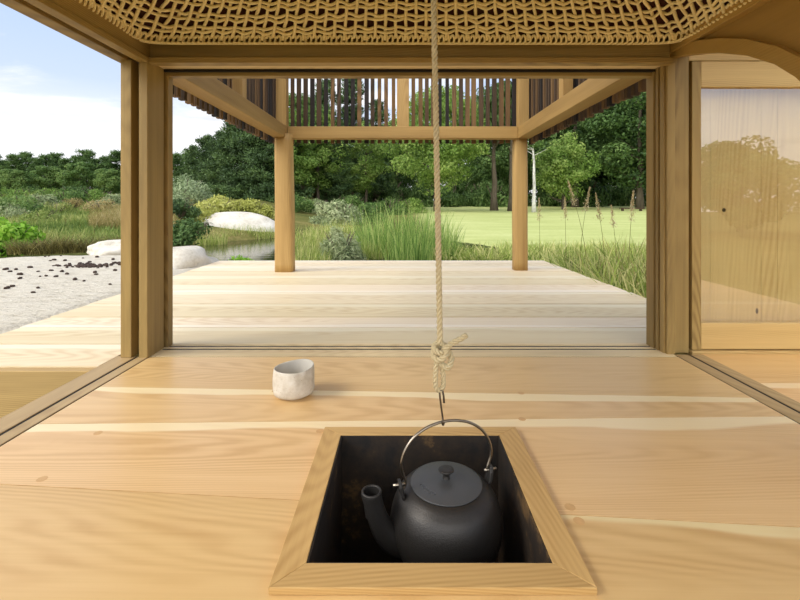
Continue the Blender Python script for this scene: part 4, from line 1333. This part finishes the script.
for i, (px, Y, m_, s_, lb_) in enumerate([(6, 11, L_GREY, .5, 'low weedy bush behind the lime bush at far left'), (26, 12.5, L_BROAD, .5, 'low green weed bush in the meadow above the sedge tufts'), (41, 10.5, L_MEADOW, .42, 'low grey green weed bush left of the dry grass patch'), (14, 15, L_BRIGHT, .6, 'fresh green weed bush halfway up the far left meadow'),
                                          (57, 13.5, L_MEADOW, .5, 'small olive weed bush at the left end of the dry grass patch'), (34, 18, L_MEADOW, .7, 'olive weed bush high up in the left meadow'), (72, 15.5, L_OCHRE, .5, 'brownish weed bush standing in the dry grass patch'), (101, 14, L_OCHRE, .55, 'straw brown weed bush near the left corner pillar')]):
    put(shrub(lb_, m_, s_ * 1.2, s_, 160 + i, 1500, .07, .3), gx(px, Y), Y)
# ---- reeds
rd = clump('reed_clump', '', L_REED, .5, 1.0, 250, 201, .017, (.02, .38), group=None)
places = [(gx(400, 8.0), 8.0, 1.02, 0, -.28), (gx(418, 7.4), 7.4, 1.0, 1.2, -.28), (gx(384, 7.6), 7.6, .95, 2.1, -.28), (gx(430, 8.3), 8.3, .9, 3., -.28), (gx(408, 6.6), 6.6, .75, 4.1, -.28), (gx(374, 8.8), 8.8, .86, .6, -.28), (gx(440, 7.2), 7.2, .72, 5., -.28)]
labs = ['tallest green reed clump left of the hanging rope', 'green reed clump directly left of the rope behind the deck', 'green reed clump right of the young pine', 'reed clump behind the hanging rope', 'short reed clump at the deck edge left of the rope', 'reed clump further back right of the young pine', 'low reed clump right of the hanging rope']
series(rd, places, labs)
rs_ = clump('pond_grass_clump', '', L_GRASS, .42, .5, 380, 202, .012, (.05, .4), cat='pond grass')
places = [(gx(308, 9.5), 9.5, 1., 0, -.27), (gx(322, 11), 11, 1., 1, -.26), (gx(300, 7.4), 7.4, .8, 2, -.28), (gx(355, 10.5), 10.5, 1., 3, -.26), (gx(368, 7.2), 7.2, .8, 4, -.28), (gx(312, 6.4), 6.4, .65, .5, -.28), (gx(236, 11.2), 11.2, .95, 0, -.26), (gx(224, 10.8), 10.8, .7, 2, -.26), (gx(262, 11.4), 11.4, .8, 4, -.26), (gx(212, 9.6), 9.6, .75, 3, -.26), (gx(340, 12.5), 12.5, 1.1, 3.4, -.24)]
labs = ['yellow green pond grass clump right of the left deck post', 'pond grass clump further back below the grey green bush', 'pond grass clump close to the right side of the left deck post', 'pale pond grass clump behind the young pine', 'pond grass clump right of the young pine at the deck edge', 'short pond grass clump left of the young pine at the deck edge', 'tall grass clump in the water before the white rock',
        'smaller grass clump left in front of the white rock', 'grass clump in front of the white rock beside the deck post', 'grass clump in the water behind the deck corner boulder', 'pond grass clump on the far bank in front of the grey green bush']
series(rs_, places, labs)
bank = clump('bank_plant', '', L_GRASS, .34, .34, 260, 203, .022, (.2, .9), cat='bank plant')
places, labs = [], []
bl = ['yellow green bank plant right of the rope behind the deck edge', 'second bank plant right of the rope along the deck edge', 'third bank plant right of the rope along the deck edge', 'bank plant halfway between rope and right deck post', 'bank plant left of the right deck post', 'bank plant touching the left side of the right deck post', 'bank plant behind the right deck post', 'bank plant at the far right corner of the deck']
for i, px in enumerate([452, 465, 478, 490, 503, 516, 530, 545]):
    Y = 6.9 + .5 * math.sin(i * 1.9)
    places.append((gx(px, Y), Y, 1. + .15 * math.sin(i * 2.7), i * 1.1, -.27)); labs.append(bl[i])
series(bank, places, labs)
# tall grass on the right of the deck
tg = clump('grass_clump', '', L_GRASS, .34, .68, 130, 204, .021, (.2, .95), cat='grass clump')
places, labs = [], []
tl = ['arching grass clump nearest the right jamb beside the deck', 'arching grass clump second from the jamb along the deck', 'arching grass clump third from the jamb along the deck', 'arching grass clump fourth from the jamb along the deck', 'arching grass clump fifth from the jamb along the deck', 'arching grass clump at the far corner of the deck',
      'tall grass clump behind the nearest one by the jamb', 'tall grass clump in the second row right of the deck', 'tall grass clump in the second row near the far deck corner']
for i, (x, y, s_) in enumerate([(1.86, 3.0, .78), (1.88, 3.45, .85), (1.86, 3.9, .85), (1.86, 4.35, .8), (1.88, 4.8, .72), (1.7, 5.2, .6), (2.35, 3.7, 1.0), (2.4, 4.3, .95), (2.45, 5.0, .85)]):
    places.append((x, y, s_, i * 1.7, -.24)); labs.append(tl[i])
series(tg, places, labs)
dg = clump('dry_grass_clump', '', L_OCHRE, .34, .6, 90, 214, .010, (.1, .6), cat='grass clump')
places, labs = [], []
for x, y, s_, lb_ in [(2.15, 3.4, .9, 'straw coloured grass clump behind the one nearest the right jamb'), (2.2, 4.1, .9, 'straw coloured grass clump halfway along the right edge of the deck'), (2.1, 4.75, .8, 'straw coloured grass clump near the far corner of the deck'), (2.9, 4.6, 1., 'straw coloured grass clump standing towards the lawn'), (2.8, 5.6, .95, 'straw coloured grass clump on the bank beyond the deck corner')]:
    places.append((x, y, s_, x * 3 + y, -.24)); labs.append(lb_)
series(dg, places, labs)
# feathery seed heads on stalks
def plume(seed, h, lean):
    rg = np.random.default_rng(seed)
    root = empty('seed_stalk', (0, 0, 0), '', 'grass stalk')
    az = rg.uniform(0, 6.28)
    pts = [Vector((math.cos(az) * lean * h * (t / 6) ** 2, math.sin(az) * lean * h * (t / 6) ** 2, h * t / 6)) for t in range(7)]
    mb = MB(); mb.tube(pts, [.004 * (1 - .7 * t / 6) for t in range(7)], 4)
    o = mb.build('stalk', L_OCHRE, origin=(0, 0, 0)); o.parent = root
    n = 200
    t = rg.uniform(0, 1, n); top = np.array(pts[-1]); d = unit(np.array(pts[-1] - pts[-2]))
    C = top + (d * (t * .26 - .1)[:, None]) + rg.normal(size=(n, 3)) * .015 * (1.1 - t)[:, None]
    V, Fq = leaves(C, rg.normal(size=(n, 3)), .026, .22, np.repeat(d[None], n, 0) + rg.normal(size=(n, 3)) * .4)
    link_mesh('seed_sprays', fast_mesh('seed_sprays', V, Fq, SEED, np.repeat(rg.uniform(0, 1, n), 4)), root)
    return root
stl = ['feathery seed stalk rising right beside the right deck post', 'tallest feathery seed stalk above the deck corner grasses', 'seed stalk leaning next to the tallest one', 'short seed stalk before the lawn', 'seed stalk halfway between deck post and right jamb', 'seed stalk near the right jamb', 'seed stalk closest to the right jamb', 'thin seed stalk behind the arching grass clumps']
for i, (px, py, Y) in enumerate([(540, 207, 5.4), (588, 190, 4.6), (579, 197, 4.7), (566, 206, 5.0), (606, 204, 4.4), (628, 203, 4.0), (645, 196, 3.8), (617, 214, 4.9)]):
    top = at(px, py, Y)
    z0 = -.28
    o = plume(300 + i, top.z - z0 - .05, [.05, .16, .2, .08, .12, .15, .1, .2][i]); put(o, top.x, Y, 1, 0, z0); o['label'] = stl[i]

# sedge tufts behind the slab
tf = clump('sedge_tuft', '', L_TUFT, .2, .27, 320, 206, .010, (.3, 1.0), cat='sedge tuft')
places, labs = [], []
tfl = ['brown green sedge tuft next to the lime bush behind the slab', 'second brown sedge tuft along the back of the slab', 'third brown sedge tuft along the back of the slab', 'sedge tuft left of the small rounded boulder', 'sedge tuft behind the small rounded boulder']
for i, (px, Y) in enumerate([(27, 5.9), (45, 5.9), (61, 6.0), (77, 6.1), (116, 6.6)]):
    places.append((gx(px, Y), Y, 1. + .1 * (i % 2), i * 1.3, -.02)); labs.append(tfl[i])
series(tf, places, labs)

# meadow grass on the slope: countless blades
def meadow(name, n, box, hh, mat, label, seed, width=.018, cond=None):
    rg = np.random.default_rng(seed)
    y = box[2] + (box[3] - box[2]) * rg.uniform(0, 1, n) ** 1.3
    x = box[0] + (box[1] - box[0]) * rg.uniform(0, 1, n)
    x = x * (y / box[2])
    keep = np.ones(n, bool) if cond is None else cond(x, y)
    x, y = x[keep], y[keep]; n = len(x)
    P = np.stack([x, y, terrain(x, y) - .02], 1)
    pat = np.array([mnoise.noise(Vector((a * .5, b_ * .5, seed))) for a, b_ in zip(x, y)])
    me = blade_mesh(name, P, hh * rg.uniform(.5, 1.1, n) * (1 + .4 * pat), rg.uniform(0, 6.28, n), rg.uniform(.1, .6, n), np.full(n, width), mat, np.clip(.5 + .6 * pat + rg.normal(size=n) * .2, 0, 1), seg=3)
    return tag(link_mesh(name, me), label, 'grass', kind='stuff')
meadow('meadow_grass', 30000, (-8.2, -3.6, 6.8, 24), .22, L_MEADOW, 'rough green meadow grass covering the slope on the left', 5, .022)
meadow('dry_grass', 9000, (-6.4, -4.6, 9.0, 15), .3, L_OCHRE, 'dry straw coloured grass patch behind the small rounded boulder', 6, .014)
meadow('bank_grass', 9000, (.2, 3.6, 5.9, 8.6), .24, L_GRASS, 'short rough grass along the bank between deck and lawn', 7, .014, lambda x, y: (y > 6.6) | (x > 1.8))

# dark bench far across the lawn
bn = MB()
pb = at(632, 209, 29)
bn.box(pb.x - .75, pb.x + .75, 28.9, 29.2, pb.z + .02, pb.z + .09)
zb_ = float(terrain(pb.x, 29))
bo = empty('bench', (pb.x, 29.05, zb_), 'low dark wooden bench far across the lawn by the right jamb', 'bench')
bn.build('seat', SLAT, bo)
for sx in (-.6, .6):
    q = MB(); q.box(pb.x + sx - .05, pb.x + sx + .05, 28.95, 29.15, zb_ - .02, pb.z + .02); q.build('leg', SLAT, bo)

# ------------------------------------------------------------------ sky, sun, camera
wd = bpy.data.worlds.new('World'); scene.world = wd; wd.use_nodes = True
nt = NT(wd.node_tree)
bg = nt.n['Background']
tc = nt.new('ShaderNodeTexCoord'); D = tc.outputs['Generated']
x, y, z = nt.sep(D)
zc = nt.math('MAXIMUM', z, 0.)
q = nt.math('DIVIDE', 1., nt.math('ADD', zc, .12))
pv = nt.comb(nt.math('MULTIPLY', x, q), nt.math('MULTIPLY', y, q), 0.)
cl = nt.noise(pv, .75, 7, .58, .4)
clf = nt.smooth(cl, .43, .58)
cl2 = nt.noise(pv, 2.1, 6, .6, .3)
base = nt.ramp(zc, [(0., (1.12, 1.12, 1.12, 1)), (.12, (1.0, 1.02, 1.06, 1)), (.23, (.62, .74, 1.0, 1)), (.36, (.50, .65, .96, 1)), (1., (.36, .5, .86, 1))])
cloudc = nt.mix(nt.smooth(cl2, .4, .75), (1.08, 1.08, 1.1, 1), (.78, .80, .86, 1))
skyc = nt.mix(clf, base, cloudc)
SUN = Vector((-.80, -.25, .62)).normalized()
dp = nt.new('ShaderNodeVectorMath', operation='DOT_PRODUCT'); nt.put(dp.inputs[0], D); dp.inputs[1].default_value = Vector((-.22, -.80, .52)).normalized()
fill_glow = nt.math('POWER', nt.math('MAXIMUM', dp.outputs['Value'], 0.), 4.)  # bright sky lobe added behind the camera to fill the room
skyc = nt.mix(1., skyc, nt.mix(1., (2.5, 2.45, 2.3, 1), nt.comb(fill_glow, fill_glow, fill_glow), 'MULTIPLY'), 'ADD')
nt.put(bg.inputs[0], skyc); bg.inputs[1].default_value = 1.0

sl = bpy.data.lights.new('sun', 'SUN'); sl.energy = 2.0; sl.angle = math.radians(24); sl.color = (1., .95, .86)
so = bpy.data.objects.new('sun', sl); COL.objects.link(so)
so.rotation_euler = SUN.to_track_quat('Z', 'Y').to_euler()

cam = bpy.data.cameras.new('camera'); cam.sensor_width = 36; cam.lens = 36 * F / 800
cam.shift_y = -95 / 800; cam.shift_x = -3 / 800; cam.clip_start = .02; cam.clip_end = 500
co = bpy.data.objects.new('camera', cam); COL.objects.link(co)
co.location = (0, 0, H); co.rotation_euler = (PI / 2, 0, 0)
scene.camera = co
vs = scene.view_settings
scene.display_settings.display_device = 'sRGB'
vs.view_transform = 'Standard'; vs.look = 'None'; vs.gamma = 1; vs.use_curve_mapping = False; vs.exposure = .16
try:
    scene.cycles.max_bounces = 10; scene.cycles.diffuse_bounces = 6; scene.cycles.transparent_max_bounces = 12
    scene.cycles.use_denoising = True
except Exception: pass
